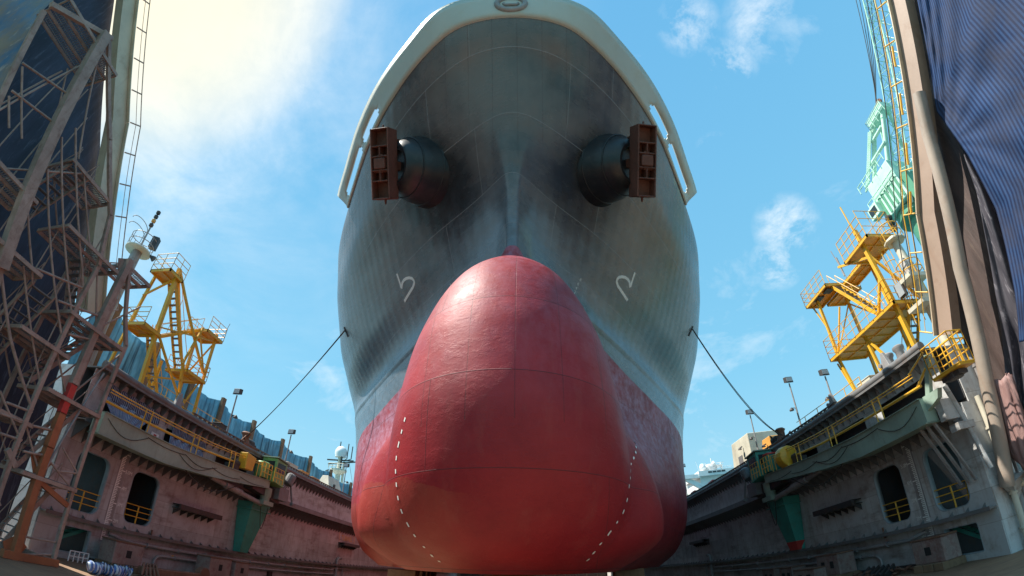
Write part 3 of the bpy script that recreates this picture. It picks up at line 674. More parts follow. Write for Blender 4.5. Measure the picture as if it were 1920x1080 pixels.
    m.box((X(1.05), YE0+8.3, 9.97), (X(1.27), YE0+86, 10.02)); m.build('coping_stud', fm, t)['kind'] = 'stuff'
    # triangular brackets under the gallery and under the coping
    def bracket(y, hi):
        m = MB(); z1, z0, d0, d1 = (9.37, 8.45, .53, 1.2) if hi else (6.35, 5.3, .04, 1.22)
        m.add([(X(d0), y, z1), (X(d1), y, z1), (X(d1), y, z1-.14), (X(d0), y, z0)], [(0, 1, 2, 3)]); m.add([(X(d0), y+.035, z1), (X(d1), y+.035, z1), (X(d1), y+.035, z1-.14), (X(d0), y+.035, z0)], [(3, 2, 1, 0)])
        m.f += [[i, (i+1) % 4, (i+1) % 4+4, i+4] for i in range(4)]; return m
    for hi in (0, 1):
        p = bracket(YE0+.4, hi).build('bracket', fm, t)
        for k in range(1, 49):
            c = p.copy(); COL.objects.link(c); c.parent = t; c.location.y += k*.78
        m = MB()
        for k in range(49, 130): b = bracket(YE0+.4+k*.78, hi); m.add(b.v, b.f)
        m.build('bracket', fm, t)['kind'] = 'stuff'
    # depth scale: a tick every ten centimetres with longer numbered ticks
    m = MB(); yc = 22.0
    for k in range(-2, 51):
        z = .74+k*.1; big = k % 10 == 0
        if 1.15 < z < 1.45: continue
        m.box((X(.031), yc-.04, z-.03), (X(.036), yc+(.42 if big else (.17 if k % 2 else .22)), z+.03))
    m.box((X(.031), yc-.09, .5), (X(.036), yc-.03, 5.8))
    sc_ = m.build('depth_scale', 'mark', t)
    m = MB(); m.box((X(.0305), yc-.2, .4), (X(.0315), yc+.7, 1.1)); m.box((X(.0305), yc-.2, 1.65), (X(.0315), yc+.45, 5.9)); m.build('scale_backing', 'pipe', sc_)
    for k in range(1, 7):
        rot = Matrix(((0, 0, -s, X(.037)), (-s, 0, 0, yc+.72), (0, 1, 0, .74+(k-1)*1.0), (0, 0, 0, 1)))
        text_mesh('%d.0M' % k if k > 4 else '%dM' % k, .3, 'mark', rot, 'scale_number', sc_)
    # fender brackets on the wall and the painted tunnel marking
    for (y0, y1, z) in ((27.2, 32.1, 3.72), (57.2, 62.6, 4.02)):
        m = MB(); m.box((X(.75), y0, z-.2), (X(.95), y1, z+.16)); m.box((X(.05), y0+.1, z-.17), (X(.75), y1-.1, z-.12)); m.box((X(.05), y0+.1, z+.10), (X(.75), y1-.1, z+.15))
        f = m.build('fender_bracket', 'dark', t, bevel=.02)
        m = MB()
        for y in np.arange(y0+.3, y1-.1, .8): m.add([(X(.05), y, z-.2), (X(.7), y, z-.2), (X(.05), y, z-.6), (X(.05), y+.03, z-.2), (X(.7), y+.03, z-.2), (X(.05), y+.03, z-.6)], [(0, 1, 2), (5, 4, 3), (0, 1, 4, 3), (1, 2, 5, 4), (2, 0, 3, 5)])
        m.build('fender_gusset', 'dark', f)
    rot = Matrix(((0, 0, -s, X(.037)), (-s, 0, 0, 60), (0, 1, 0, 4.78), (0, 0, 0, 1)))
    text_mesh('TUNNEL', .95, 'mark_yellow' if s < 0 else 'mark', rot, 'tunnel_marking', t)
    m = MB()
    for y in (57.4, 62.6): m.box((X(.031), y, 4.3), (X(.036), y+.1, 5.9))
    m.build('tunnel_line', 'mark_yellow' if s < 0 else 'mark', t)
    for y in (23.9, 28.4, 37.4, 46): 
        if s < 0: m = MB(); m.box((X(.031), y, .05), (X(.036), y+.22, .36)); m.build('number_patch', 'mark_yellow', t)
    for y in (33.2, 41.5): 
        m = MB(); m.box((X(-.02), y, -.42), (X(.06), y+1.0, .02)); w_ = m.build('wall_box', 'black', t); m = MB(); m.box((X(.06), y+.3, -.38), (X(.12), y+.72, -.05)); m.build('box_valve', 'mark_yellow' if s > 0 else 'dark', w_)
    m = MB(); m.tube([(X(.12), 25.9, 1.75), (X(.12), 25.9, 1.1)], .06, 8); m.build('drain_spout', 'rust', t)
    # low plinth where wall meets floor
    m = MB(); m.box((X(.02), 21.3, FZ), (X(.35), YE1, -.62)); m.build('plinth', 'dark', t)
    return t
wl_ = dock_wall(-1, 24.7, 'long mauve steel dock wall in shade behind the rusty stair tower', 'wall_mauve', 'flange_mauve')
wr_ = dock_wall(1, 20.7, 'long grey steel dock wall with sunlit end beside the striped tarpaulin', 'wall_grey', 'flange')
def far_screen():  # dark screen added to block the bright gap beyond the hull
    t = thing('added_dock_screen', 'added dark gate closing the far end of the dock beneath the hull', 'screen', (-2, 150, FZ))
    m = MB(); m.box((-25, 150, FZ), (21, 152, 4.5)); m.build('added_screen_panel', 'dark', t)
    for k in range(15): m = MB(); m.box((-24+k*3.2, 149.6, FZ), (-23.7+k*3.2, 150, 4.5)); m.build('rib', 'dark', t)
far_screen()
# end piece of the right-hand wall: stiffened pipes and struts
def end_pipes():
    t = thing('pipe_rack', 'pale pipes running up the end of the grey dock wall beside the sunlit corner', 'pipes', (22.6, 17.1, FZ))
    for x, r, z1 in ((21.7, .16, 6.5), (22.5, .10, 9.2), (23.1, .13, 9.0)):
        m = MB(); m.tube([(x, 17.1, FZ), (x, 17.1, z1)], r, 10)
        for z in np.arange(0, z1-.5, 1.6): m.tube([(x, 17.1, z), (x, 17.1, z+.1)], r*1.4, 10)
        m.build('pipe', 'pipe' if x > 22 else 'cream', t, smooth=50)
    m = MB(); m.tube([(22.2, 17.0, 2.0), (22.9, 16.9, 1.9), (23.3, 16.9, 1.2), (23.3, 16.9, FZ)], .2, 10); m.build('bend', 'cream', t, smooth=50)
    m = MB(); m.add([(21.3, 17.3, 2.1), (22.6, 17.3, 2.5), (22.4, 16.6, 2.4), (21.4, 16.7, 2.05), (22.0, 17.3, 1.2), (22.3, 17.3, 1.4)], [(0, 1, 2, 3), (0, 3, 4), (3, 2, 5, 4), (2, 1, 5)]); m.build('bracket_hood', 'wall_grey', t, solid=.04)
end_pipes()
# ------------------------------------------------------------------ travelling dock arms
def dock_arm(s, D, label):
    X = lambda d: s*(D-d); d0, d1 = 1.75, 2.55
    t = thing('work_platform', label, 'work platform', (X(2.2), 36, FZ), 'travelling arms on the dock walls')
    m = MB()
    st = [(17.5, 5.75, 6.95), (23, 5.75, 6.95), (27, 6.05, 7.1), (31.5, 6.5, 7.3), (35.4, 6.95, 7.55)]
    for (y0, a0, b0), (y1, a1, b1) in zip(st[:-1], st[1:]):
        m.hexa([(X(d0), y0, a0), (X(d1), y0, a0), (X(d1), y1, a1), (X(d0), y1, a1), (X(d0), y0, b0), (X(d1), y0, b0), (X(d1), y1, b1), (X(d0), y1, b1)])
    bm = m.build('beam', 'sage', t)
    m = MB()
    for (y0, a0, b0), (y1, a1, b1) in zip(st[:-1], st[1:]):
        for z0, z1, w in ((a0, a1, .05), (b0, b1, .04)):
            m.bar((X((d0+d1)/2), y0, z0), (X((d0+d1)/2), y1, z1), 1.05, w)
    m.build('beam_flange', 'sage', bm)
    # rail: a thick lower pipe, thin upper pipes, paired stanchions
    m = MB(); f = lambda y: np.interp(y, [17.5, 27, 35.4], [7.0, 7.15, 7.6])
    m.tube([(X(d1-.05), y, f(y)+1.18) for y in (17.4, 22, 27, 31.5, 35)], .035, 6); m.tube([(X(d1-.05), y, f(y)+1.02) for y in (17.4, 22, 27, 31.5, 35)], .03, 6)
    m.tube([(X(d1-.35), y, f(y)+.55) for y in (17.4, 22, 27, 31)], .08, 8); m.build('guard_rail', 'yellow', t, smooth=50)
    for y in (20.3, 25, 29.4, 33.2):
        m = MB()
        for k in (0, .55): m.tube([(X(d1-.05), y+k, f(y)-.1), (X(d1-.05), y+k, f(y)+1.18)], .04, 6)
        m.build('stanchion', 'yellow', t, smooth=50)
    # cable looped along the beam
    m = MB()
    for q, ys in ((0, (17.8, 21, 24.5, 28)), (.15, (24, 27.5, 31, 34.5))):
        for a, b in zip(ys[:-1], ys[1:]):
            m.tube([(X(d1+.03), lerp(a, b, k/8), f(a)-.32-q-(.35+.25*math.sin(a*5))*math.sin(math.pi*k/8)) for k in range(9)], .02, 5)
    m.build('cable', 'rope', t)
    # carriage at the far end: cab, drum, motor block, tapered leg, strut
    cab = MB(); x0, x1 = X(1.5), X(3.0)
    cab.hexa([(x0, 35.2, 7.5), (x1, 35.2, 7.5), (x1, 36.9, 7.3), (x0, 36.9, 7.3), (x0, 35.2, 9.55), (x1, 35.2, 9.5), (x1, 37.0, 9.35), (x0, 37.0, 9.4)])
    cb = cab.build('cab', 'lime' if s < 0 else 'teal', t, bevel=.04)
    m = MB(); m.box((x1+(.02 if x1 > x0 else -.02), 35.4, 8.4), (x1-(.02 if x1 > x0 else -.02), 36.7, 9.2)); m.build('window', 'glass', cb)
    m = MB(); m.box((lerp(x0, x1, .15), 35.18, 8.4), (lerp(x0, x1, .85), 35.25, 9.25)); m.build('window', 'glass', cb)
    m = MB(); m.bar((lerp(x0, x1, .5), 35.1, 9.6), (lerp(x0, x1, .5), 37.15, 9.44), 1.75, .09); m.build('cab_roof', 'sage', cb)
    m = MB(); m.lathe([(.55, 0), (.6, .1), (.6, 1.2), (.5, 1.3)], (X(2.2), 34.3, 7.6), n=20); m.build('drum', 'lime' if s < 0 else 'teal', t, smooth=40)
    if s > 0: m = MB(); m.lathe([(.62, 0), (.62, .12), (.3, .2)], (X(2.2), 34.3, 8.9), n=20); m.build('drum_cap', 'red_paint', t, smooth=40)
    m = MB()
    if s < 0: m.hexa([(X(1.9), 31.2, 7.6), (X(2.7), 31.2, 7.6), (X(2.7), 32.3, 7.65), (X(1.9), 32.3, 7.65), (X(1.9), 31.2, 8.9), (X(2.7), 31.2, 8.9), (X(2.7), 32.5, 8.75), (X(1.9), 32.5, 8.75)])
    else: m.lathe([(.3, 0), (.75, .15), (.8, .6), (.8, 1.0), (.4, 1.25)], (X(2.3), 31.1, 8.1), (0, 1, 0), 16); m.box((X(1.9), 31.2, 7.3), (X(2.6), 32.2, 7.8))
    m.build('winch_hood', 'yellow', t, bevel=.06)
    m = MB(); m.box((X(1.7), 29.9, 7.35), (X(2.3), 31.0, 7.7)); m.lathe([(.25, 0), (.25, .8)], (X(2.1), 30.2, 7.85), (0, 1, 0), 12); m.build('winch_motor', 'dark', t)
    for i in range(2):
        m = MB(); y = 33.1+i*2.0; rail(m, [(X(3.0), y, 7.5), (X(3.0), y+1.5, 7.5)], 1.2, .035, 3, .5); m.build('gate_rail', 'yellow', t, smooth=50)
    m = MB(); m.box((X(1.6), 36.9, 6.3), (X(2.7), 38.6, 7.4)); m.lathe([(.42, 0), (.45, .1), (.45, .9), (.3, 1.05)], (X(2.5), 38.3, 7.9), (s*-.2, .4, 1), 14)
    for k in range(5): m.tube([(X(1.6+.3*k), 38.6, 7.3+.1*k), (X(1.9+.2*k), 39.0, 8.0), (X(2.2), 38.6, 8.6-.2*k)], .05, 6)
    m.tube([(X(2.6), 38.7, 8.2), (X(2.8), 39.2, 6.4)], .09, 8); m.lathe([(.16, 0), (.16, .25)], (X(2.8), 39.1, 6.25), (0, 1, 0), 10); m.build('drive_unit', 'flange', t)
    m = MB(); m.hexa([(X(.1), 35.5, 1.42), (X(.75), 35.5, 1.42), (X(.75), 36.7, 1.42), (X(.1), 36.7, 1.42), (X(.1), 34.9, 5.6), (X(1.6), 34.9, 5.6), (X(1.6), 37.7, 5.6), (X(.1), 37.7, 5.6)])
    m.box((X(.1), 34.8, 5.0), (X(1.7), 37.8, 5.08)); m.build('leg', 'teal', t)
    if s > 0: m = MB(); m.hexa([(X(.09), 35.52, 1.43), (X(.765), 35.48, 1.43), (X(.765), 36.72, 1.43), (X(.09), 36.72, 1.43), (X(.09), 35.4, 2.1), (X(.9), 35.36, 2.1), (X(.9), 36.9, 2.1), (X(.09), 36.9, 2.1)]); m.build('leg_foot', 'red_paint', t)
    m = MB(); m.lathe([(.42, 5.6), (.42, 6.2), (.5, 6.3), (.5, 7.0)], (X(2.0), 35.9, 0), n=16); m.box((X(1.0), 35.2, 5.55), (X(2.4), 36.8, 5.9)); m.build('slew_post', 'sage', t, smooth=40)
    m = MB(); m.hexa([(X(1.3), 33.5, 6.5), (X(2.2), 33.5, 6.5), (X(2.2), 38.0, 6.0), (X(1.3), 38.0, 6.0), (X(1.3), 33.5, 6.9), (X(2.2), 33.5, 6.9), (X(2.2), 38.0, 7.2), (X(1.3), 38.0, 7.2)]); m.build('carriage', 'dark', t)
    m = MB(); m.tube([(X(2.1), 28.2, 6.2), (X(1.9), 35.6, 5.6)], .2, 12); m.tube([(X(2.1), 30, 6.02), (X(2.08), 32.2, 5.87)], .26, 12); m.build('strut', 'pipe', t, smooth=50)
    m = MB(); m.tube([(X(2.5), 24.5+7*k/12, 6.1-1.1*math.sin(math.pi*k/12)+.4*k/12) for k in range(13)], .03, 6); m.build('loose_cable', 'rope', t)
    m = MB(); m.tube([(X(1.7), 36+k*.1, 5.5-1.9*math.sin(math.pi*k/12)) for k in range(13)], .03, 6); m.build('loose_cable', 'rope', t)
    if s < 0:   # outer end hidden behind the stairs
        return t
    m = MB()
    for q in ((17.7, 5.8), (18.2, 5.8), (18.7, 5.9)): m.bar((X(2.0), q[0], q[1]), (X(.15), q[0]+.3, 2.75), .13, .13)
    m.build('end_strut', 'pipe', t)
    m = MB(); m.hexa([(X(2.0), 16.6, 6.6), (X(2.3), 16.6, 6.6), (X(2.3), 17.5, 6.3), (X(2.0), 17.5, 6.3), (X(2.0), 16.4, 7.0), (X(2.3), 16.4, 7.0), (X(2.3), 17.5, 7.0), (X(2.0), 17.5, 7.0)])
    m.bar((X(2.15), 17.3, 6.7), (X(2.25), 16.25, 8.6), .22, .3); m.build('basket_bracket', 'sage', t)
    bk = MB(); y0, y1, x0, x1, z0 = 14.4, 16.2, X(1.6), X(2.6), 7.35
    c = [(x0, y0), (x1, y0), (x1, y1), (x0, y1)]
    for h in (0, .55, 1.1, 1.5): bk.tube([(a, b, z0+h) for a, b in c]+[(x0, y0, z0+h)], .035, 6)
    for i in range(4):
        a, b = V3(*c[i], z0), V3(*c[(i+1) % 4], z0)
        for k in range(4): p = a.lerp(b, k/3); bk.tube([p, p+V3(0, 0, 1.5)], .032, 6)
    b_ = bk.build('basket', 'yellow', t, smooth=50)
    m = MB(); m.box((x0, y0, z0-.12), (x1, y1, z0-.02)); m.build('basket_floor', 'yellow', b_)
    m = MB(); m.lathe([(.35, 0), (.35, .35)], (X(2.1), 15.3, 6.95), n=16); m.box((X(1.8), 14.8, 7.0), (X(2.4), 15.9, 7.2)); m.build('basket_turntable', 'dark', b_, smooth=40)
    m = MB(); m.tube([(X(2.5), 16.2, 8.75), (X(2.5), 17.6, 8.25)], .05, 6); m.tube([(X(2.3), 16.6, 8.1), (X(2.2), 17.6, 7.6)], .08, 8); m.build('basket_link', 'yellow', t)
    m = MB(); m.box((X(1.0), 16.9, 5.6), (X(1.9), 17.3, 6.6)); m.box((X(.4), 16.7, 5.0), (X(1.5), 17.3, 5.35)); m.tube([(X(1.2), 16.9, 7.2), (X(.3), 16.8, 3.0)], .13, 10); m.build('hose_reel_box', 'wall_grey', t)
    return t
dock_arm(-1, 24.7, 'sage green work platform arm with lime green cab on the mauve dock wall')
dock_arm(1, 20.7, 'sage green work platform arm with yellow basket and teal cab on the grey dock wall')

# sun curtains over the recesses of the left gallery
def stripe_mat(name, a, b_, scale, dirt=.4, sx=(1, 1, 1)):
    m, nt, b = new_mat(name); uv = nt.nodes.new('ShaderNodeUVMap'); uv.uv_map = 'cloth'
    wv = nt.nodes.new('ShaderNodeTexWave'); wv.bands_direction = 'X'; wv.inputs['Scale'].default_value = scale; wv.inputs['Distortion'].default_value = .25; wv.inputs['Detail'].default_value = 2
    nt.links.new(uv.outputs[0], wv.inputs['Vector'])
    co = objco(nt, sx); n = noise(nt, co, .55, 7, .65)
    c = mixc(nt, ramp(nt, wv.outputs[0], [(.38, 0.), (.62, 1.)]), a, b_)
    c = mixc(nt, ramp(nt, n, [(.4, 0.), (.75, dirt)]), c, (.05, .05, .07))
    nt.links.new(c, b.inputs['Base Color']); b.inputs['Roughness'].default_value = .75; b.inputs['Specular IOR Level'].default_value = .15
    bp = nt.nodes.new('ShaderNodeBump'); bp.inputs['Strength'].default_value = .4; bp.inputs['Distance'].default_value = .06
    nt.links.new(noise(nt, objco(nt, (1.2, 1.2, .5)), 2.2, 6, .6), bp.inputs['Height']); nt.links.new(bp.outputs[0], b.inputs['Normal'])
    return m
def sheet(name, rows, mat, parent=None, uvs=(1, 1), **kw):
    m = MB(); m.grid(rows); o = m.build(name, mat, parent, smooth=True, solid=.02, flip=False, **kw)
    u = o.data.uv_layers.new(name='cloth'); nr_, nc_ = len(rows), len(rows[0]); li = np.empty(len(o.data.loops), int); o.data.loops.foreach_get('vertex_index', li)
    u.data.foreach_set('uv', np.stack([(li % nc_)/(nc_-1)*uvs[0], (li//nc_)/(nr_-1)*uvs[1]], 1).ravel()); return o
M['curtain'] = stripe_mat('blue_striped_cloth', (.10, .20, .42), (.48, .58, .68), 9)
M['curtain_dark'] = stripe_mat('navy_striped_cloth', (.03, .035, .08), (.30, .34, .42), 9)
XC = -24.7+.62
def curtain(y0, y1, z0, z1, mat, label, knot=None):
    rows = []
    for i in range(14):
        v = i/13; z = lerp(z1, z0, v); r = []
        for j in range(25):
            u_ = j/24; y = lerp(y0, y1, u_)
            if knot: y = lerp(y, lerp(y0, y1, knot), .55*max(0, v-.3)*1.2)
            r.append(V3(XC+.12+.06*math.sin(u_*31+v*3)+.05*math.sin(u_*13)*v, y, z-.12*math.sin(u_*math.pi)*v))
        rows.append(r)
    o = sheet('curtain', rows, mat, uvs=(1.2, 1)); return tag(o, label, 'curtain', 'cloths hung over the dock gallery')
curtain(18.6, 22.2, 7.2, 8.2, 'curtain', 'knotted light blue striped cloth hung across the gallery recess nearest the stair tower', .6)
curtain(18.7, 23.2, 8.15, 8.95, 'curtain_dark', 'navy and white striped cloth tied above the gallery recess nearest the stair tower')
curtain(24.6, 28.4, 6.95, 7.9, 'curtain', 'light blue striped cloth covering the second gallery recess')
curtain(24.6, 28.5, 7.95, 8.55, 'curtain_dark', 'narrow navy striped cloth above the second gallery recess')
def notice(x, y, z):
    t = thing('notice_board', 'small white notice board with red lettering panel between the curtains', 'sign', (x, y, z))
    m = MB(); m.box((x-.03, y-.35, z), (x, y+.35, z+.75)); m.build('board', 'mark', t)
    m = MB()
    for k in range(3): m.box((x, y-.22+.04*k, z+.14+.2*k), (x+.01, y+.12, z+.26+.2*k))
    m.build('red_panel', 'red_paint', t)
notice(-24.1, 23.4, 6.9)
def notice2():
    t = thing('notice_board', 'white notice plate with a red character on the grey dock gallery', 'sign', (20.15, 23.6, 6.8))
    m = MB(); m.box((20.12, 22.9, 6.85), (20.15, 23.9, 7.5)); m.build('board', 'mark', t)
    m = MB(); m.box((20.10, 23.3, 7.2), (20.118, 23.6, 7.27)); m.box((20.10, 23.42, 6.95), (20.118, 23.5, 7.4)); m.box((20.10, 23.3, 7.0), (20.118, 23.65, 7.06)); m.build('red_panel', 'red_paint', t)
notice2()

# ------------------------------------------------------------------ yellow access towers on the wing decks
def plate(mb, c, sx, sy, th=.07):
    c = V3(*c); mb.box(c-V3(sx/2, sy/2, th), c+V3(sx/2, sy/2, 0))
def landing(t, c, sx, sy, sides, h=1.1, name='platform', mat='deck_orange'):
    c = V3(*c); m = MB(); plate(m, c, sx, sy, .05)
    p = m.build(name, mat, t)
    m = MB()
    for k in (-1, 1): m.bar(c+V3(k*(sx/2-.05), -sy/2, -.12), c+V3(k*(sx/2-.05), sy/2, -.12), .1, .2); m.bar(c+V3(-sx/2, k*(sy/2-.05), -.12), c+V3(sx/2, k*(sy/2-.05), -.12), .1, .2)
    for k in range(1, int(sy/1.1)): m.bar(c+V3(-sx/2, -sy/2+k*1.1, -.09), c+V3(sx/2, -sy/2+k*1.1, -.09), .06, .1)
    m.bar(c+V3(0, -sy/2, -.09), c+V3(0, sy/2, -.09), .06, .1)
    m.build('platform_frame', 'yellow', p)
    q = {'-x': (V3(-1, -1, 0), V3(-1, 1, 0)), '+x': (V3(1, -1, 0), V3(1, 1, 0)), '-y': (V3(-1, -1, 0), V3(1, -1, 0)), '+y': (V3(-1, 1, 0), V3(1, 1, 0))}
    for sd_ in sides:
        a, b = q[sd_]; m = MB(); S = V3(sx/2, sy/2, 0)
        rail(m, [c+Vector([a[i]*S[i] for i in range(3)]), c+Vector([b[i]*S[i] for i in range(3)])], h, .025, 3, .9); m.build('guard_rail', 'yellow', p, smooth=50)
    return p
def flight(t, a, b, w, n, mat='yellow', name='stair_flight', side=None):
    a, b = V3(*a), V3(*b); d = (b-a); side = Vector(side) if side else d.cross(V3(0, 0, 1)).normalized()
    m = MB()
    for k in (-1, 1): m.bar(a+side*k*w/2, b+side*k*w/2, .07, .22)
    f = m.build(name, mat, t)
    for i in range(n):
        p = a.lerp(b, (i+.5)/n); m = MB(); m.bar(p-side*w/2, p+side*w/2, .24, .04); m.build('tread', 'flange', f)
    m = MB()
    for k in (-1, 1):
        m.tube([a+side*k*w/2+V3(0, 0, 1.0), b+side*k*w/2+V3(0, 0, 1.0)], .025, 6)
        for q in (0, .33, .66, 1): p = a.lerp(b, q)+side*k*w/2; m.tube([p, p+V3(0, 0, 1.0)], .02, 6)
    m.build('hand_rail', mat, f, smooth=50)
    return f
def tower_left():
    t = thing('access_tower', 'tall slim yellow access tower with zigzag stairs before the blue netting fence', 'access tower', (-25, 22, 9.5), 'yellow access towers')
    leg = lambda n, a, b, w=.18: MB().bar(a, b, w).build(n, 'yellow', t)
    xf, xb = -24.3, -26.3
    A0, A1 = V3(xf, 21.0, 9.5), V3(xf-.3, 20.5, 18.6); top = V3(xf-.3, 20.5, 18.6)
    leg('leg', A0, A1, .26)
    leg('leg', V3(xb, 19.6, 9.5), V3(xb, 20.2, 18.3)); leg('leg', V3(xf, 24.9, 9.5), V3(xf, 24.0, 12.9)); leg('leg', V3(xf, 26.6, 9.5), V3(xf, 26.3, 16.6)); leg('leg', V3(xb, 26.6, 9.5), V3(xb, 26.3, 16.6)); leg('leg', V3(xb, 23.8, 9.5), V3(xb, 23.8, 13))
    br = lambda a, b, w=.09: MB().bar(a, b, w).build('brace', 'yellow', t)
    br(A1, V3(xf, 26.2, 13.3), .16); br(A1-V3(0, 0, .2), V3(xb, 26.2, 13.3), .14); br(V3(xf, 20.75, 14), V3(xf, 26.3, 16.0)); br(V3(xf, 20.8, 13.6), V3(xf, 25.5, 10), .14); br(V3(xf, 24.9, 9.6), V3(xf, 26.3, 12.8), .1); br(V3(xf, 21.0, 10.6), V3(xf, 26.4, 12.6), .12)
    br(V3(xf, 23.9, 12.9), V3(xf, 24.6, 16.2), .14); br(V3(xb, 19.8, 13.5), V3(xf, 20.8, 13.5)); br(V3(xf, 26.5, 13), V3(xf, 24.3, 16), .1); br(V3(xb, 26.5, 13), V3(xf, 26.4, 16), .1); br(V3(xb, 19.9, 16), V3(xf, 20.6, 18), .12)
    landing(t, (xf-.9, 20.2, 17.9), 2.0, 1.5, ('-x', '+x', '-y'), 1.3)
    landing(t, (xf-1.0, 20.2, 13.6), 2.2, 1.7, ('-x', '-y'))
    landing(t, (xf-.8, 25.9, 16.3), 2.2, 2.0, ('+y', '-x', '+x'))
    landing(t, (xf-.8, 25.4, 12.7), 2.2, 2.2, ('+y', '-x', '+x'))
    flight(t, (xf-.8, 24.5, 12.8), (xf-.9, 20.9, 17.8), .75, 13)
    flight(t, (xf-.7, 23.3, 9.6), (xf-1, 21.2, 13.5), .75, 10)
    flight(t, (xf-.9, 21.4, 13.6), (xf-.8, 24.9, 16.2), .7, 7)
    m = MB(); m.tube([(xf, 26.9, 16.3), (xf+.1, 27.2, 18.1)], .025, 6); m.build('aerial', 'pipe', t)
    return t
tower_left()
def tower_right():
    t = thing('access_tower', 'broad yellow access tower with ochre plate platforms beside the striped tarpaulin', 'access tower', (22.8, 23, 9.5), 'yellow access towers')
    xf, xb = 22.0, 24.4
    leg = lambda a, b, w=.19: MB().bar(a, b, w).build('leg', 'yellow', t)
    leg(V3(xf, 19.9, 9.5), V3(xf, 20.2, 19.7), .26); leg(V3(xb, 19.2, 9.5), V3(xb, 19.5, 18.5)); leg(V3(xf, 26.1, 9.5), V3(xf, 27.0, 13.5)); leg(V3(xf, 26.9, 13.5), V3(xf, 26.9, 18.6)); leg(V3(xb, 26.4, 9.5), V3(xb, 26.4, 18.3)); leg(V3(xf, 23.2, 9.5), V3(xf, 23.6, 13.5)); leg(V3(xb, 22.6, 9.5), V3(xb, 22.6, 18.4))
    br = lambda a, b, w=.09: MB().bar(a, b, w).build('brace', 'yellow', t)
    br(V3(xf, 20.1, 17.4), V3(xf, 23.2, 18.9), .16); br(V3(xf, 20.0, 16.0), V3(xf, 21.9, 13.6), .16); br(V3(xf, 23.6, 13.4), V3(xf, 21.4, 9.6), .14); br(V3(xf, 26.9, 13.8), V3(xb, 26.4, 17.8)); br(V3(xf, 26.2, 9.8), V3(xf, 27.3, 13.3)); br(V3(xf, 20.1, 17.5), V3(xb, 19.3, 12.5), .14); br(V3(xb, 22.6, 13.8), V3(xb, 26.4, 17.8), .1); br(V3(xf, 26.9, 13.8), V3(xf, 24.8, 16.6), .1); br(V3(xf, 26.9, 16), V3(xf, 27.7, 18.4)); br(V3(xb, 23, 9.7), V3(xb, 26.4, 12)); br(V3(xf, 23.4, 10.6), V3(xf, 26.2, 10.8), .1)
    landing(t, (xf+1.1, 23.4, 13.7), 3.3, 7.8, ('-x', '+y', '-y'), 1.5)
    landing(t, (xf+1.0, 20.6, 18.5), 2.8, 3.0, ('+x', '-y'), 2.0)
    landing(t, (xf+.3, 26.3, 18.6), 1.6, 3.2, ('-x', '+y'), 1.2)
    landing(t, (xf+1.9, 26.0, 18.3), 1.8, 2.4, ('+y', '+x'), 1.2)
    landing(t, (xf+1.9, 23.2, 18.6), 1.5, 3.4, ('+x',), 1.1)
    flight(t, (xf+.5, 21.6, 13.8), (xf+.5, 24.9, 18.4), .75, 12)
    flight(t, (xf+1.3, 22.6, 9.5), (xf+1.3, 19.7, 13.6), .8, 12)
    m = MB(); rail(m, [(xf-.3, 22.1, 18.5), (xf-.3, 19.2, 18.5)], 1.6, .03, 3, .7); m.tube([(xf, 20.3, 18.5), (xf, 20.3, 22.0)], .05, 6); m.build('mast_rail', 'yellow', t, smooth=50)
    m = MB(); m.tube([(xf, 22.9, 17.7), (xf-.1, 23.1, 20.3)], .03, 6); m.tube([(xf, 23, 18), (xf, 23, 19.6)], .07, 8); m.build('aerial', 'pipe', t)
    for i, (x, y) in enumerate(((xf-.05, 26.6), (xf+.25, 25.5))):
        m = MB(); m.box((x-.35, y-.35, 18.42 if i == 0 else 18.4), (x+.35, y+.35, 18.44 if i == 0 else 18.42)); m.build('grating_patch', 'dark', t)
    return t
tower_right()

# ------------------------------------------------------------------ netting fence on the left wing
def net_mat():
    m, nt, b = new_mat('blue_shade_net'); co = objco(nt, (1, 1, .25))
    n = noise(nt, co, 1.1, 7, .7); n2 = noise(nt, objco(nt, (1, 2.2, .12)), 1.3, 5, .6)
    c = mixc(nt, ramp(nt, n, [(.35, 0.), (.65, 1.)]), (.10, .26, .36), (.26, .50, .62))
    c = mixc(nt, ramp(nt, n2, [(.52, 0.), (.68, .8)]), c, (.045, .10, .15))
    nt.links.new(c, b.inputs['Base Color']); b.inputs['Roughness'].default_value = .7
    tr = nt.nodes.new('ShaderNodeBsdfTranslucent'); nt.links.new(c, tr.inputs[0]); mx = nt.nodes.new('ShaderNodeMixShader'); mx.inputs[0].default_value = .45
    nt.links.new(b.outputs[0], mx.inputs[1]); nt.links.new(tr.outputs[0], mx.inputs[2]); nt.links.new(mx.outputs[0], nt.nodes['Material Output'].inputs[0]); return m
M['net'] = net_mat()
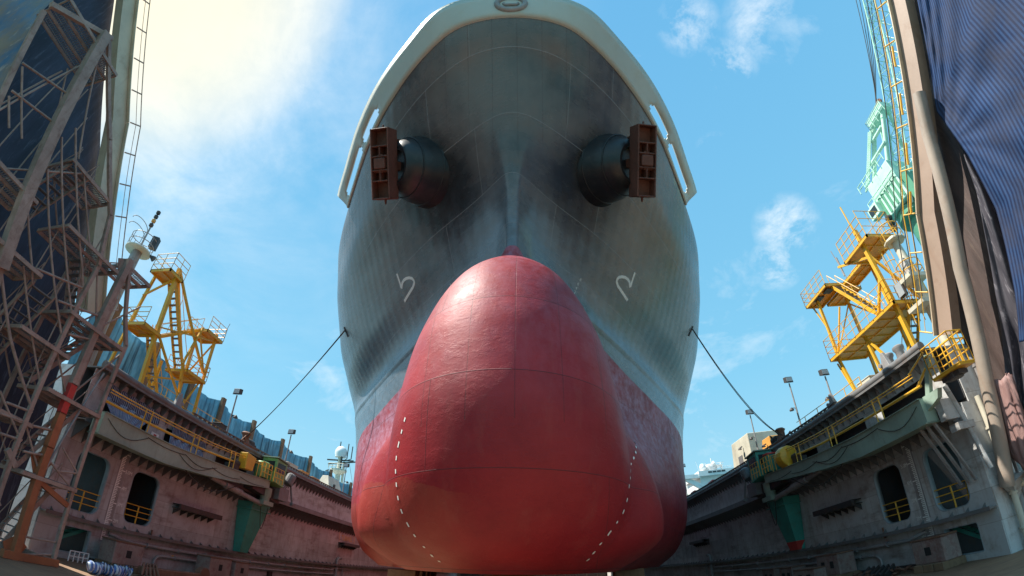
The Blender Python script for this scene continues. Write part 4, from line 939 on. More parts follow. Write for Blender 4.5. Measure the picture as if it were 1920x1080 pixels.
def fence():
    t = thing('netting_fence', 'long blue shade netting fence on timber posts along the mauve dock wall', 'fence', (-29.5, 20, 9.5))
    top = lambda y: np.interp(y, [20, 22, 27, 35, 43, 54, 68, 77, 100], [15.9, 15.7, 15.3, 14.9, 14.65, 14.7, 14.2, 14.1, 14])-.35
    ys = np.arange(19, 100, .22); rows = []
    post_y = [20.6, 25.5, 30.6, 35.4, 41.2, 47.6, 55.2, 62, 70, 79, 90]
    for i in range(9):
        v = i/8; r = []
        for y in ys:
            j = np.searchsorted(post_y, y); sag = 0
            if 0 < j < len(post_y): u_ = (y-post_y[j-1])/(post_y[j]-post_y[j-1]); sag = .55*math.sin(math.pi*u_)
            z = lerp(9.5, top(y)-sag, v)
            r.append(V3(-29.5+.16*math.sin(y*2.1+math.sin(y*.7)*3)*(1-.4*v)+.08*math.sin(y*5.3+v*2), y, z))
        rows.append(r)
    o = sheet('net', rows, 'net', t)
    for y in post_y:
        m = MB(); m.bar((-29.25, y, 9.5), (-29.25, y+.05, top(y)+.25), .5, .3, (1, 0, 0)); m.build('post', 'timber', t)
fence()

# ------------------------------------------------------------------ lamp posts, winches, deck boxes along the copings
def lamp_post(p, h, lean, label, group='floodlight posts on the dock walls'):
    t = thing('lamp_post', label, 'lamp post', p, group); p = V3(*p); top = p+V3(0, lean, h)
    m = MB(); m.tube([p, p.lerp(top, .5), top], [.09, .07, .06], 8); m.build('post', 'pipe', t, smooth=50)
    m = MB(); a = top+V3(0, 0, .12); m.hexa([a+V3(-.35, -.2, -.12), a+V3(.35, -.2, -.12), a+V3(.35, .2, .02), a+V3(-.35, .2, .02), a+V3(-.32, -.18, .42), a+V3(.32, -.18, .42), a+V3(.32, .25, .5), a+V3(-.32, .25, .5)])
    f = m.build('floodlight', 'dark', t, bevel=.03); m = MB(); m.box(a+V3(-.28, -.215, .0), a+V3(.28, -.195, .36)); m.build('lens', 'lamp_glass', f)
    m = MB(); q = p.lerp(top, .55); m.tube([q, q+V3(.0, .0, .05), q+V3(.45 if p.x < 0 else -.45, 0, .1)], .03, 6); m.lathe([(.05, 0), (.2, .18), (.2, .26)], q+V3(.45 if p.x < 0 else -.45, 0, .12), (0, 0, -1), 10); m.build('side_lamp', 'dark', t, smooth=40)
    return t
lamp_post((-24.6, 31.3, 9.5), 4.1, 0, 'tall floodlight post on the left coping nearest the yellow tower')
lamp_post((-24.6, 41.2, 9.5), 3.9, .2, 'floodlight post on the left coping midway before the netting')
lamp_post((-24.8, 57.0, 9.5), 4.2, 0, 'far floodlight post on the left coping beside the red hull')
lamp_post((21.4, 33.4, 9.5), 5.0, 0, 'floodlight post beside the rusty winch on the right coping')
lamp_post((21.4, 41.8, 9.5), 5.2, 0, 'floodlight post behind the teal cab on the right coping')
lamp_post((21.6, 66.5, 9.5), 5.6, 0, 'far floodlight post on the right coping before the white ship')
lamp_post((22.6, 30.0, 9.5), 4.0, 0, 'short floodlight post near the right yellow tower railing')
def winch(p, label, s):
    t = thing('capstan_winch', label, 'winch', p, 'rusty capstan winches'); p = V3(*p)
    m = MB(); m.box(p+V3(-.5, -1.1, 0), p+V3(.5, 1.1, .2)); m.build('bed', 'rust', t)
    m = MB(); m.lathe([(.45, .2), (.42, .35), (.28, .55), (.28, .85), (.42, 1.05), (.45, 1.12), (.3, 1.25)], p+V3(0, -.3, 0), n=18); m.build('drum', 'rust', t, smooth=40)
    m = MB(); m.lathe([(.28, 0), (.32, .1), (.32, .7), (.2, .8)], p+V3(-.1, .25, .55), (0, 1, 0), 14); m.box(p+V3(-.35, .2, .2), p+V3(.35, 1.0, .45)); m.build('motor', 'dark', t, smooth=40)
    m = MB()
    for k in range(4): m.tube([p+V3(.3*math.cos(k*1.7), -1.4+.5*k, .1), p+V3(.5*math.cos(k), -1.0+.55*k, .75+.2*(k % 2)), p+V3(.2, -.5+.6*k, .3)], .05, 6)
    m.build('hose', 'rust', t, smooth=50)
winch((-23.9, 33.3, 9.75), 'rusty capstan winch on the left coping under the mooring rope', -1)
winch((19.9, 34.6, 9.75), 'rusty capstan winch on the right coping under the mooring rope', 1)
def deck_box(p, sz, mat, label, name='deck_box', lid=True, slope=0.0):
    t = thing(name, label, 'deck box', p); p = V3(*p); a, b, c = sz
    m = MB(); m.hexa([p+V3(-a/2, -b/2, 0), p+V3(a/2, -b/2, 0), p+V3(a/2, b/2, 0), p+V3(-a/2, b/2, 0), p+V3(-a/2+slope, -b/2+slope, c), p+V3(a/2-slope, -b/2+slope, c), p+V3(a/2-slope, b/2-slope*.3, c), p+V3(-a/2+slope, b/2-slope*.3, c)]); m.build('body', mat, t, bevel=.03)
    if lid: m = MB(); m.box(p+V3(-a/2+slope-.04, -b/2+slope-.04, c), p+V3(a/2-slope+.04, b/2-slope*.3+.04, c+.07)); m.build('lid', mat, t, bevel=.02)
    return t
deck_box((-24.6, 30.2, 9.5), (.8, .9, 1.1), 'dark', 'small dark junction box beside the tall left floodlight')
deck_box((-25.6, 43.5, 9.5), (1.4, 2.2, 1.3), 'cream', 'low cream deck box on the left wing before the netting')
deck_box((-25.6, 46.6, 9.5), (1.2, 1.6, 1.2), 'orange_box', 'nearer of two orange deck boxes on the left wing')
deck_box((-25.6, 49.4, 9.5), (1.2, 1.8, 1.1), 'orange_box', 'farther of two orange deck boxes on the left wing')
deck_box((21.6, 31.3, 9.5), (.7, .7, 1.2), 'dark', 'small dark box beside the right rusty winch')
deck_box((22.2, 27.6, 9.5), (.9, 1.1, 1.1), 'wall_grey', 'grey cabinet at the foot of the right yellow tower')
deck_box((21.8, 24.6, 9.5), (.9, 1.4, 1.3), 'cream', 'pale locker under the ochre platform on the right wing')
def bollard(p, label):
    t = thing('mooring_bollard', label, 'bollard', p, 'mooring bollards on the right wing'); p = V3(*p)
    for k in (-.4, .4): m = MB(); m.lathe([(.28, 0), (.26, .8), (.36, .95), (.36, 1.1), (.2, 1.2)], p+V3(0, k*1.3, 0), n=16); m.build('post', 'pipe', t, smooth=40)
    m = MB(); m.box(p+V3(-.5, -1.1, -.02), p+V3(.5, 1.1, .08)); m.build('base', 'pipe', t)
bollard((21.0, 20.8, 9.9), 'pair of grey bollards on the right coping below the ochre platform')
def fairlead(p, label):
    t = thing('roller_fairlead', label, 'fairlead', p); p = V3(*p)
    m = MB(); m.hexa([p+V3(-.15, -.35, 0), p+V3(.15, -.35, 0), p+V3(.15, .35, 0), p+V3(-.15, .35, 0), p+V3(-.1, -.05, .95), p+V3(.1, -.05, .95), p+V3(.1, .15, .95), p+V3(-.1, .15, .95)]); m.build('cheek', 'pipe', t, bevel=.03)
    m = MB(); m.lathe([(.12, 0), (.12, .4)], p+V3(-.25, .35, .3), (1, 0, 0), 12); m.build('roller', 'pipe', t, smooth=40)
fairlead((-23.6, 24.0, 9.8), 'grey triangular fairlead on the left coping under the yellow tower')
fairlead((19.7, 26.2, 9.8), 'grey triangular fairlead on the right coping under the yellow tower')
fairlead((19.7, 20.3, 9.8), 'grey triangular fairlead near the end of the right coping')
def wing_rail(x, y0, y1, label):
    t = thing('guard_rail', label, 'railing', (x, y0, 9.5)); m = MB(); rail(m, [(x, y0, 9.6), (x, y1, 9.6)], 1.1, .025, 2, 1.8, posts=False); m.build('rail_bar', 'yellow', t, smooth=50)
    for y in np.arange(y0, y1+.1, 1.8): m = MB(); m.tube([(x, y, 9.6), (x, y, 10.7)], .03, 6); m.build('stanchion', 'yellow', t, smooth=50)
wing_rail(20.2, 23.5, 32.0, 'thin yellow railing on the right coping below the ochre platform')
wing_rail(-24.2, 21.5, 30.0, 'thin yellow railing on the left coping around the slim tower')
# mooring ropes
def rope(a, b, sag, label, r=.03):
    a, b = V3(*a), V3(*b); P = [a.lerp(b, k/20)-V3(0, 0, sag*4*(k/20)*(1-k/20)) for k in range(21)]
    m = MB(); m.tube(P, r, 6); m.tube([p+V3(.06, .02, .09*math.sin(math.pi*i/20)) for i, p in enumerate(P)], r, 6); tag(m.build('mooring_rope', 'rope', smooth=True), label, 'rope', 'mooring ropes')
SW = lambda sx, Y, z: Matrix.Translation(ship.location) @ ship.rotation_euler.to_matrix().to_4x4() @ hpt(sx, Y, z, .05)[0]
rope(SW(-1, 27.5, 15.5), (-23.8, 32.6, 10.3), .6, 'mooring rope from the ship side to the left coping winch')
rope(SW(1, 27.5, 15.5), (19.8, 33.9, 10.3), 1.5, 'sagging mooring rope from the ship side to the right coping winch')
# ------------------------------------------------------------------ raised end bridges and their tarpaulins
def end_bridge(s, label):
    if s > 0:
        X, pts = 21.5, [(17.6, 10.2), (14.7, 16.1), (7.0, 26.0), (2.0, 32.5)]
    else:
        X, pts = -25.0, [(16.6, 12.5), (13.9, 17.6), (10.9, 23.0), (5.2, 29.6), (0.5, 35)]
    t = thing('end_bridge', label, 'raised bridge', (X, pts[0][0], pts[0][1]), 'raised end bridges')
    P = [V3(X, *p) for p in pts]; n = len(P); w = .95
    m = MB(); vs = []
    for i, p in enumerate(P):
        d = (P[min(i+1, n-1)]-P[max(i-1, 0)]).normalized(); u = V3(1, 0, 0).cross(d)*s; u = u if u.y < 0 else -u
        vs += [p-u*.1, p+V3(s*w*.75, 0, 0)-u*.1, p+V3(s*w*.75, 0, 0)+u*w, p+u*w]
    fs = [(i*4+k, i*4+(k+1) % 4, i*4+4+(k+1) % 4, i*4+4+k) for i in range(n-1) for k in range(4)]+[(0, 1, 2, 3), (4*n-4, 4*n-3, 4*n-2, 4*n-1)]
    m.add(vs, fs); b = m.build('beam', 'beige' if s > 0 else 'pale_beam', t)
    m = MB()     # edge flange strip running up the face seen from the dock
    for a, c in zip(P[:-1], P[1:]):
        u = V3(0, -(c-a).normalized().z, (c-a).normalized().y); m.bar(a-u*.16, c-u*.16, .5, .07, u)
    m.build('flange', 'pale_beam', b)
    if s > 0:
        m = MB(); Q = [V3(21.2, 10.0, 20.6), V3(21.2, 11.2, 18.6), V3(21.2, 14.2, 12.1), V3(21.2, 15.9, 6.6), V3(21.2, 16.9, 2.0)]
        m.tube(Q, .36, 16); st = m.build('strut', 'strut', t, smooth=50)
    # hand rail climbing along the beam
    m = MB(); off = V3(-s*.12, .25, .3)
    Rr = [p+off for p in P]; up = V3(0, .78, .55)*.95
    m.tube([p+up for p in Rr], .035, 6); m.tube([p+up*.55 for p in Rr], .02, 6)
    for a, c in zip(Rr[:-1], Rr[1:]):
        k = max(1, round((c-a).length/2.4))
        for i in range(k): q = a.lerp(c, i/k); m.tube([q, q+up], .045, 6)
    m.build('hand_rail', 'rust_tower' if s < 0 else 'yellow', t, smooth=50)
    if s > 0:
        m = MB(); K = [Rr[0].lerp(Rr[1], .3), Rr[1], Rr[1].lerp(Rr[2], .5), Rr[2], Rr[3]]
        for k in range(3): m.tube([p+up*(.5+.5*k)+V3(0, .15*k, 0) for p in K], .03, 6)
        m.build('cable', 'rope', t)
        for a, c in zip((0, .22, .45, .68), (.1, .32, .55, .78)):
            f = lambda q: Rr[1].lerp(Rr[2], q)+up*(.3+q*.0)
            m = MB(); m.tube([f(a), f((a+c)/2)+V3(0, .15, -.15), f(c)], .07, 8); m.build('hose', 'yellow', t, smooth=50)
end_bridge(1, 'tan box beam of the raised end bridge beside the striped tarpaulin')
end_bridge(-1, 'pale box beam of the raised end bridge above the rusty stair tower')

def crumple(rows_fn, nu, nv, amp, seed, nrm=V3(1, 0, 0), pins=()):
    rng = random.Random(seed); W = [(rng.uniform(2, 16), rng.uniform(1, 9), rng.uniform(0, 6.3), rng.uniform(.3, 1)) for _ in range(9)]
    out = []
    for i in range(nv):
        r = []
        for j in range(nu):
            u, v = j/(nu-1), i/(nv-1); p = rows_fn(u, v)
            d = sum(a*(math.sin(fu*u+fv*v+ph+1.3*math.sin(fv*u*.8+ph)) if k % 2 else .6-1.6*abs(math.sin(.6*fu*u-1.2*fv*v+ph+.9*math.sin(fv*u*.6+ph))))*6/(fu+3) for k, (fu, fv, ph, a) in enumerate(W))/4
            for pu, pv, nn, aa in pins:      # folds fanning out from where the sheet is tied
                dx, dy = u-pu+1e-4, (v-pv); rad = math.hypot(dx, dy); d += aa*math.sin(nn*math.atan2(dy, dx)+rad*2)*min(rad*2.5, 1)*math.exp(-rad*.7)
            r.append(p+nrm*d*amp)
        out.append(r)
    return out
def path(pts, t):
    n = len(pts)-1; k = min(int(t*n), n-1); a = Vector(pts[k]); b = Vector(pts[k+1]); return a.lerp(b, t*n-k)
M['tarp_blue'] = stripe_mat('blue_white_striped_tarpaulin', (.009, .022, .07), (.028, .066, .16), 12, .75)
def streak_mat(name, a, b_, c_, rot):
    m, nt, b = new_mat(name); co = objco(nt, (1, .9, .16), rot)
    n1 = noise(nt, co, 1.3, 7, .68); n2 = noise(nt, objco(nt, (1, 1.3, .2), rot), 3.1, 6, .7)
    c = mixc(nt, ramp(nt, n1, [(.38, 0.), (.60, 1.)]), a, b_); c = mixc(nt, ramp(nt, n2, [(.56, 0.), (.66, .9)]), c, c_)
    nt.links.new(c, b.inputs['Base Color']); b.inputs['Roughness'].default_value = .65
    bp = nt.nodes.new('ShaderNodeBump'); bp.inputs['Strength'].default_value = .6; bp.inputs['Distance'].default_value = .12
    nt.links.new(n1, bp.inputs['Height']); nt.links.new(bp.outputs[0], b.inputs['Normal']); return m
M['net_brown'] = streak_mat('brown_hessian_sheet', (.045, .028, .024), (.085, .055, .048), (.11, .075, .06), (R(14), 0, 0))
M['net_torn'] = streak_mat('torn_grey_sheeting', (.03, .028, .04), (.075, .07, .085), (.24, .225, .25), (R(24), 0, 0))
M['net_navy'] = streak_mat('navy_sheet', (.016, .018, .034), (.035, .04, .07), (.075, .085, .12), (R(14), 0, 0))
M['tarp_left'] = streak_mat('streaked_blue_brown_tarpaulin', (.09, .20, .30), (.30, .24, .17), (.45, .40, .32), (R(-30), 0, 0))
EL = [(21.9, 4.0, 29.0), (21.9, 6.1, 24.6), (21.9, 10.3, 19.5), (21.9, 10.6, 16.2), (21.9, 11.2, 13.2), (21.9, 12.7, 9.6), (21.9, 13.8, 7.6)]
FR = [(21.7, -4, 32), (21.7, -3, 27), (21.6, -2, 22), (21.6, -1, 17), (21.7, 1, 12), (21.8, 4, 8), (21.8, 8, 5.5)]
tag(sheet('tarpaulin', crumple(lambda u, v: path(EL, v).lerp(path(FR, v), u), 170, 120, .62, 3, V3(.85, .3, .4), ((-.05, .12, 17, .14), (-.05, .42, 21, .14), (.4, 1.05, 15, .16))), 'tarp_blue', uvs=(1.35, 1)), 'crumpled blue and white striped tarpaulin hung beside the tan box beam', 'tarpaulin', 'sheets hung on the end bridges')
A_ = [(22.9, 7.4, 26.4), (22.9, 11.0, 21.0), (22.9, 14.7, 15.8), (22.9, 17.0, 11.2), (22.9, 17.6, 8.5), (22.9, 17.2, 5.0)]
B_ = [(22.7, 2.5, 25.4), (22.7, 5.4, 19.6), (22.7, 8.0, 16), (22.7, 12.0, 11.5), (22.7, 14.9, 8), (22.7, 16.0, 5.2)]
tag(sheet('hessian_sheet', crumple(lambda u, v: path(A_, v).lerp(path(B_, v), u), 50, 60, .3, 5, V3(1, 0, 0), ((-.1, 0, 18, .3),)), 'net_brown'), 'dark brown hessian sheet hanging between the tan beam and the strut', 'sheet', 'sheets hung on the end bridges')
A2 = [(22.55, 10.4, 18.5), (22.55, 11.8, 15.0), (22.55, 14.2, 10.0), (22.55, 15.6, 7.0), (22.55, 16.5, 4.2), (22.5, 16.8, 2.0)]
B2 = [(22.3, 3.5, 14), (22.3, 5.0, 11), (22.3, 8, 7.5), (22.3, 11.5, 4.6), (22.3, 13.6, 3.0), (22.4, 14.8, 1.6)]
tag(sheet('torn_sheeting', crumple(lambda u, v: path(A2, v).lerp(path(B2, v), u), 120, 80, .6, 11, V3(.85, .4, .2), ((-.1, -.1, 26, .6), (.2, 1.05, 23, .5))), 'net_torn'), 'ragged grey brown sheeting with torn pale strips below the striped tarpaulin', 'sheet', 'sheets hung on the end bridges')
def bundle():
    rows = []; c = [(21.5, 16.6, 6.6), (21.5, 16.9, 4.6), (21.55, 17.0, 3.2), (21.6, 16.9, 2.2)]; wd = [.75, .8, .6, .15]
    rng = random.Random(4)
    for i in range(22):
        v = i/21; p = path(c, v)+V3(.2, -1.1, 0); w_ = np.interp(v, [0, .33, .7, 1], wd)*.9
        rows.append([p+V3(.22*math.cos(2*math.pi*k/28)+.06*math.sin(k*2.2+v*5), w_*math.sin(2*math.pi*k/28)+.07*math.sin(k*1.7+v*9), .1*math.sin(k*1.1)) for k in range(29)])
    tag(sheet('cloth_bundle', rows, M['pink_cloth']), 'limp dusty pink cloth bundle hanging beside the lower end of the tan strut', 'cloth')
M['pink_cloth'] = streak_mat('dusty_pink_cloth', (.22, .12, .11), (.34, .20, .18), (.10, .07, .07), (R(-8), 0, 0))
bundle()
# left: navy sheet behind the stairs and a streaked tarpaulin high up
A3 = [(-25.9, 0, 34), (-25.9, 5.5, 28), (-25.9, 11.3, 21), (-25.9, 14.0, 16), (-25.9, 16.2, 10.5), (-25.9, 16.7, 5.0), (-25.9, 16.6, FZ+.3)]
B3 = [(-25.9, -9, 32), (-25.9, -8, 26), (-25.9, -6, 19), (-25.9, -4, 13), (-25.9, -2, 8), (-25.9, 3, 4), (-25.9, 8, FZ+.3)]
tag(sheet('tarpaulin', crumple(lambda u, v: path(A3, v).lerp(path(B3, v), u), 60, 70, .5, 21), 'net_navy'), 'dark navy tarpaulin hung behind the rusty stair tower', 'tarpaulin', 'sheets hung on the end bridges')
A4 = [(-23.6, 1.5, 30), (-23.6, 2.6, 21.5), (-23.6, 4.6, 15.8)]; B4 = [(-23.4, -6, 28), (-23.4, -4, 20), (-23.4, -1, 13)]
tag(sheet('tarpaulin', crumple(lambda u, v: path(A4, v).lerp(path(B4, v), u), 50, 40, .5, 31), 'tarp_left'), 'streaked pale blue and brown tarpaulin high beside the stair tower top', 'tarpaulin', 'sheets hung on the end bridges')

# ------------------------------------------------------------------ rusty stair tower at the end of the left wall
def grate_mat():
    m, nt, b = new_mat('expanded_metal_grating'); b.inputs['Base Color'].default_value = (.12, .10, .10, 1); b.inputs['Roughness'].default_value = .6; b.inputs['Metallic'].default_value = .3
    n = noise(nt, objco(nt), 2, 5); c = mixc(nt, ramp(nt, n, [(.4, 0.), (.65, 1.)]), (.17, .16, .165), (.28, .24, .22)); nt.links.new(c, b.inputs['Base Color']); return m
M['grate'] = grate_mat()
def stair_tower():
    t = thing('stair_tower', 'rusty brown lattice stair tower with mesh landings at the end of the left dock wall', 'stair tower', (-21.5, 14.5, FZ))
    X0, X1 = -20.7, -23.3
    L = lambda *p: [onx(x, y, X0) for x, y in p]
    def post(name, pts, r, mat='rust_tower', sq=True):
        m = MB()
        if sq:
            for a, b in zip(pts[:-1], pts[1:]): m.bar(a, b+(b-a).normalized()*.04, r*2, r*2, (1, 0, 0))
        else: m.tube(pts, r, 8)
        return m.build(name, mat, t, smooth=False if sq else 50)
    P2 = [V3(X0, 13.9, 14.0), V3(X0, 14.0, 7.0), V3(X0, 14.0, 5.6), V3(X0, 14.0, 4.0), V3(X0, 14.0, FZ)]
    post('leg', P2[:2], .17); post('leg', P2[1:3], .17, 'red_paint'); post('leg', P2[2:4], .17, 'rust_red'); post('leg', P2[3:], .17, 'rust_red')
    post('leg', [V3(X0, 13.9, 14.0), V3(X0, 15.2, 11.4), V3(X0, 16.0, 10.1), V3(X0, 16.0, 8)], .09); post('leg', [V3(X0, 16.0, 8), V3(X0, 16, FZ)], .09)
    post('leg', [V3(X0, 5.2, 21.6), V3(X0, 9.0, 17.9), V3(X0, 11.5, 15.0), V3(X0, 12.4, 12.5), V3(X0, 12.5, FZ)], .1)
    post('brace', [V3(X0+.15, 4.9, 21.4), V3(X0+.15, 8.3, 9.3)], .26)
    post('brace', [V3(X0, 8.3, 9.3), V3(X0, 10.2, 3.5), V3(X0, 12.5, 1.0)], .17)
    post('brace', [V3(X0-.3, 2.3, 19.2), V3(X0-.3, 4.4, 13.6)], .12); post('brace', [V3(X0, 2.2, 19.5), V3(X0, 5.3, 21.7)], .13)
    for pts in (((116, 257), (125, 500), (134, 585)), ((142, 240), (154, 500), (156, 537)), ((89, 317), (98, 500), (115, 626)), ((52, 396), (60, 500), (61, 532)), ((2, 510), (19, 633), (44, 720), (61, 769)), ((0, 733), (40, 827)), ((42, 125), (41, 260)), ((17, 180), (17, 240))):
        post('hand_rail', L(*pts), .055 if len(pts) < 4 else .075, 'rust_tower', False)
    z3 = lambda *p: [(x/4.154, 460+y/4.154) for x, y in p]; z4 = lambda *p: [(x/4.154, 680+y/4.154) for x, y in p]
    for pts in (z3((280, 180), (640, 330)), z3((450, 430), (760, 545)), z3((530, 690), (770, 750)), z4((50, 310), (250, 385)), z4((250, 490), (400, 525)), z4((0, 550), (170, 605)), z4((180, 690), (330, 720)), z4((0, 395), (215, 470)), ((42, 118), (130, 178)), ((22, 170), (108, 235))):
        post('cross_rail', L(*pts), .06, 'rust_tower', False)
    z5 = lambda *p: [(x/4.5, 840+y/4.5) for x, y in p]
    for a, b in ((((530, 0), (655, 215))), ((655, 215), (480, 195)), ((410, 100), (610, 350)), ((610, 350), (410, 325)), ((470, 795), (190, 745)), ((430, 900), (150, 895))): post('lacing', L(*z5(a, b)), .045, 'rust_tower', False)
    post('knee_brace', L(*z5((340, 290), (560, 480))), .11, 'rust_red'); post('knee_brace', L(*z5((60, 10), (120, 150))), .12, 'rust_tower')
    post('base_beam', [V3(X0, 13.4, -.72), V3(X0, 16.2, -.72)], .16, 'rust_red'); post('base_beam', [V3(X1, 13.4, -.72), V3(X1, 16.2, -.72)], .16)
    for y in (14.0, 16.0): post('base_beam', [V3(X0, y, -.72), V3(X1, y, -.72)], .13)
    for y in (12.5, 14.0, 16.0): post('leg', [V3(X1, y, FZ), V3(X1, y, 13.0)], .09)
    # gussets on the main leg
    for z, y in ((13.6, 13.9), (7.0, 14.0), (3.3, 14.0), (-.4, 14.0)):
        m = MB(); m.prism([V3(X0-.19, y-.6, z+.1), V3(X0-.19, y, z-.9), V3(X0-.19, y+.6, z+.1), V3(X0-.19, y, z+.5)], V3(.03, 0, 0)); m.build('gusset', 'rust_red' if z < 4 else 'rust_tower', t)
    # grating landings: real bars with gaps
    def grate(c, sx, sy, name='landing'):
        c = V3(*c); m = MB()
        for k in (-1, 1): m.bar(c+V3(k*sx/2, -sy/2, -.1), c+V3(k*sx/2, sy/2, -.1), .08, .17); m.bar(c+V3(-sx/2, k*sy/2, -.1), c+V3(sx/2, k*sy/2, -.1), .08, .17)
        for k in (-.17, .17): m.bar(c+V3(k*sx, -sy/2, -.12), c+V3(k*sx, sy/2, -.12), .1, .14)
        f = m.build(name, 'rust_tower', t); m = MB(); n = int(sy/.115)
        for i in range(n): y = -sy/2+(i+.5)*sy/n; m.bar(c+V3(-sx/2, y, 0), c+V3(sx/2, y, 0), .034, .04)
        for i in range(int(sx/.3)): x = -sx/2+(i+.5)*.3; m.bar(c+V3(x, -sy/2, .0), c+V3(x, sy/2, .0), .022, .03)
        m.build('grating', 'grate', f)
    grate((-21.9, 4.7, 20.7), 2.6, 4.4); grate((-21.7, 5.6, 12.6), 2.4, 4.8); grate((-21.6, 8.6, 10.2), 2.4, 2.8)
    grate((-21.9, 9.7, 15.6), 2.4, 3.0); grate((-21.7, 11.6, 12.9), 2.6, 3.6); grate((-21.7, 13.9, 9.8), 2.6, 3.6); grate((-21.8, 11.8, 8.0), 2.4, 2.8)
    grate((-21.8, 14.4, 6.3), 2.6, 3.2); grate((-21.9, 11.6, 4.6), 2.4, 2.6); grate((-21.8, 14.6, 2.7), 2.5, 3.0); grate((-22.0, 15.0, 13.9), 2.2, 2.0)
    # flights
    def fl(p, q, w, n, sd_): flight(t, p, q, w, n, 'rust_tower', 'stair_flight', sd_)
    fl((-22.9, 8.4, 12.7), (-20.9, 8.9, 15.5), 1.1, 8, (.2, .98, 0)); fl((-22.8, 10.4, 6.6), (-20.8, 10.6, 9.9), 1.2, 9, (.1, .99, 0))
    fl((-21.6, 13.0, 2.7), (-21.6, 15.2, 6.2), 1.0, 11, (1, 0, 0)); fl((-21.6, 13.4, FZ+.2), (-21.6, 15.3, 2.6), 1.0, 11, (1, 0, 0)); fl((-22.4, 12.6, 6.4), (-22.4, 14.8, 9.7), 1.0, 10, (1, 0, 0)); fl((-22.2, 13.4, 9.9), (-22.2, 12.0, 12.8), 1.0, 9, (1, 0, 0))
    # thin hanging rails and ties filling the open bays
    rng = random.Random(12)
    for k in range(9):
        y = 5.6+1.1*k; z0 = np.interp(y, [5, 9, 12.5, 16], [8, 7, 3, 1]); z1 = np.interp(y, [5, 9, 11.5, 14, 16], [20.5, 17.4, 14.6, 13, 9.5])
        x = lerp(X0, X1, .15+.8*rng.random()); a = rng.uniform(0, .35); b = rng.uniform(.55, .95)
        post('hand_rail', [V3(x, y, z0-1), V3(x, y, (z0+z1)/2), V3(x, y-.1, z1)], .035, 'rust_tower', False)
    for a, b in (((9.2, 10.1), (12.4, 6.4)), ((12.5, 12.4), (14.0, 9.9)), ((12.5, 8.0), (14.0, 6.4)), ((12.5, 4.6), (14.0, 2.9)), ((14.0, 6.2), (16.0, 9.6)), ((14.0, 9.9), (15.9, 12.4)), ((6.0, 12.6), (9.0, 15.4)), ((9.0, 15.6), (11.5, 13.0)), ((5.6, 20.4), (8.4, 15.8)), ((4.0, 13), (5.5, 20))):
        post('lacing', [V3(X0-.1, *a), V3(X0-.1, *b)], .05, 'rust_tower', False); post('lacing', [V3(X1, *a), V3(X1, *b)], .05, 'rust_tower', False)
    # loose grey and white pipes lashed to the tower
    m = MB(); m.tube(L((85, 880), (195, 700)), .06, 8); m.build('lashed_pipe', 'pipe', t, smooth=50)
    return t
stair_tower()
# ------------------------------------------------------------------ masts, crane and ships beyond the dock
def light_mast():
    t = thing('light_mast', 'pale grey light mast with round caged platform behind the left stair tower', 'mast', (-28, 19.2, 9.5)); b = V3(-28, 19.3, 0)
    m = MB(); m.tube([b+V3(0, 0, 9.5), b+V3(0, -.3, 19.3)], [.42, .36], 14); m.build('column', 'pipe', t, smooth=50)
    m = MB(); m.lathe([(.2, 0), (1.0, .05), (1.0, .15), (.2, .2)], b+V3(0, -.3, 19.2), n=20); p = m.build('platform', 'cream', t, smooth=40)
    m = MB(); c = b+V3(0, -.3, 19.4)
    for h in (.5, 1.05): m.tube([c+V3(.98*math.cos(a), .98*math.sin(a), h) for a in (2*math.pi*k/20 for k in range(20))], .03, 6, closed=True)
    for k in range(8): a = 2*math.pi*k/8; q = c+V3(.98*math.cos(a), .98*math.sin(a), 0); m.tube([q, q+V3(0, 0, 1.05)], .025, 6)
    for h in (1.6, 2.2): m.tube([c+V3(-.9+.0, -.4+.9*math.cos(a), h+.5*math.sin(a)) for a in (math.pi*k/10 for k in range(11))], .03, 6)
    m.build('cage', 'pipe', p, smooth=50)
    m = MB(); m.tube([c, c+V3(0, -.1, 3.2)], .07, 8); m.build('spike', 'pipe', t, smooth=50)
    for k in range(4): m = MB(); m.lathe([(.05, 0), (.17, .1), (.17, .3), (.05, .4)], c+V3(0, -.1, 2.1+.42*k), n=12); m.build('beacon', 'dark' if k != 1 else 'orange_box', t, smooth=40)
    m = MB(); m.hexa([c+V3(.5, .2, .5), c+V3(.9, .5, .5), c+V3(.9, .5, 1.5), c+V3(.5, .2, 1.5), c+V3(.3, .6, .5), c+V3(.7, .9, .5), c+V3(.7, .9, 1.5), c+V3(.3, .6, 1.5)]); m.build('flood_panel', 'dark', t)
    m = MB(); m.lathe([(.07, 0), (.22, .35), (.24, .4)], c+V3(.9, .5, -.2), (.7, .5, -.4), 12); m.build('horn', 'dark', t, smooth=40)
    m = MB(); m.tube([b+V3(-.5, -.2, 9.5), b+V3(-.5, -.4, 19.2)], .03, 6); m.tube([b+V3(-.5, .3, 9.5), b+V3(-.5, .1, 19.2)], .03, 6)
    for k in range(24): m.tube([b+V3(-.5, -.2, 9.8+k*.4), b+V3(-.5, .3, 9.8+k*.4)], .02, 5)
    m.build('ladder', 'pipe', t)
light_mast()
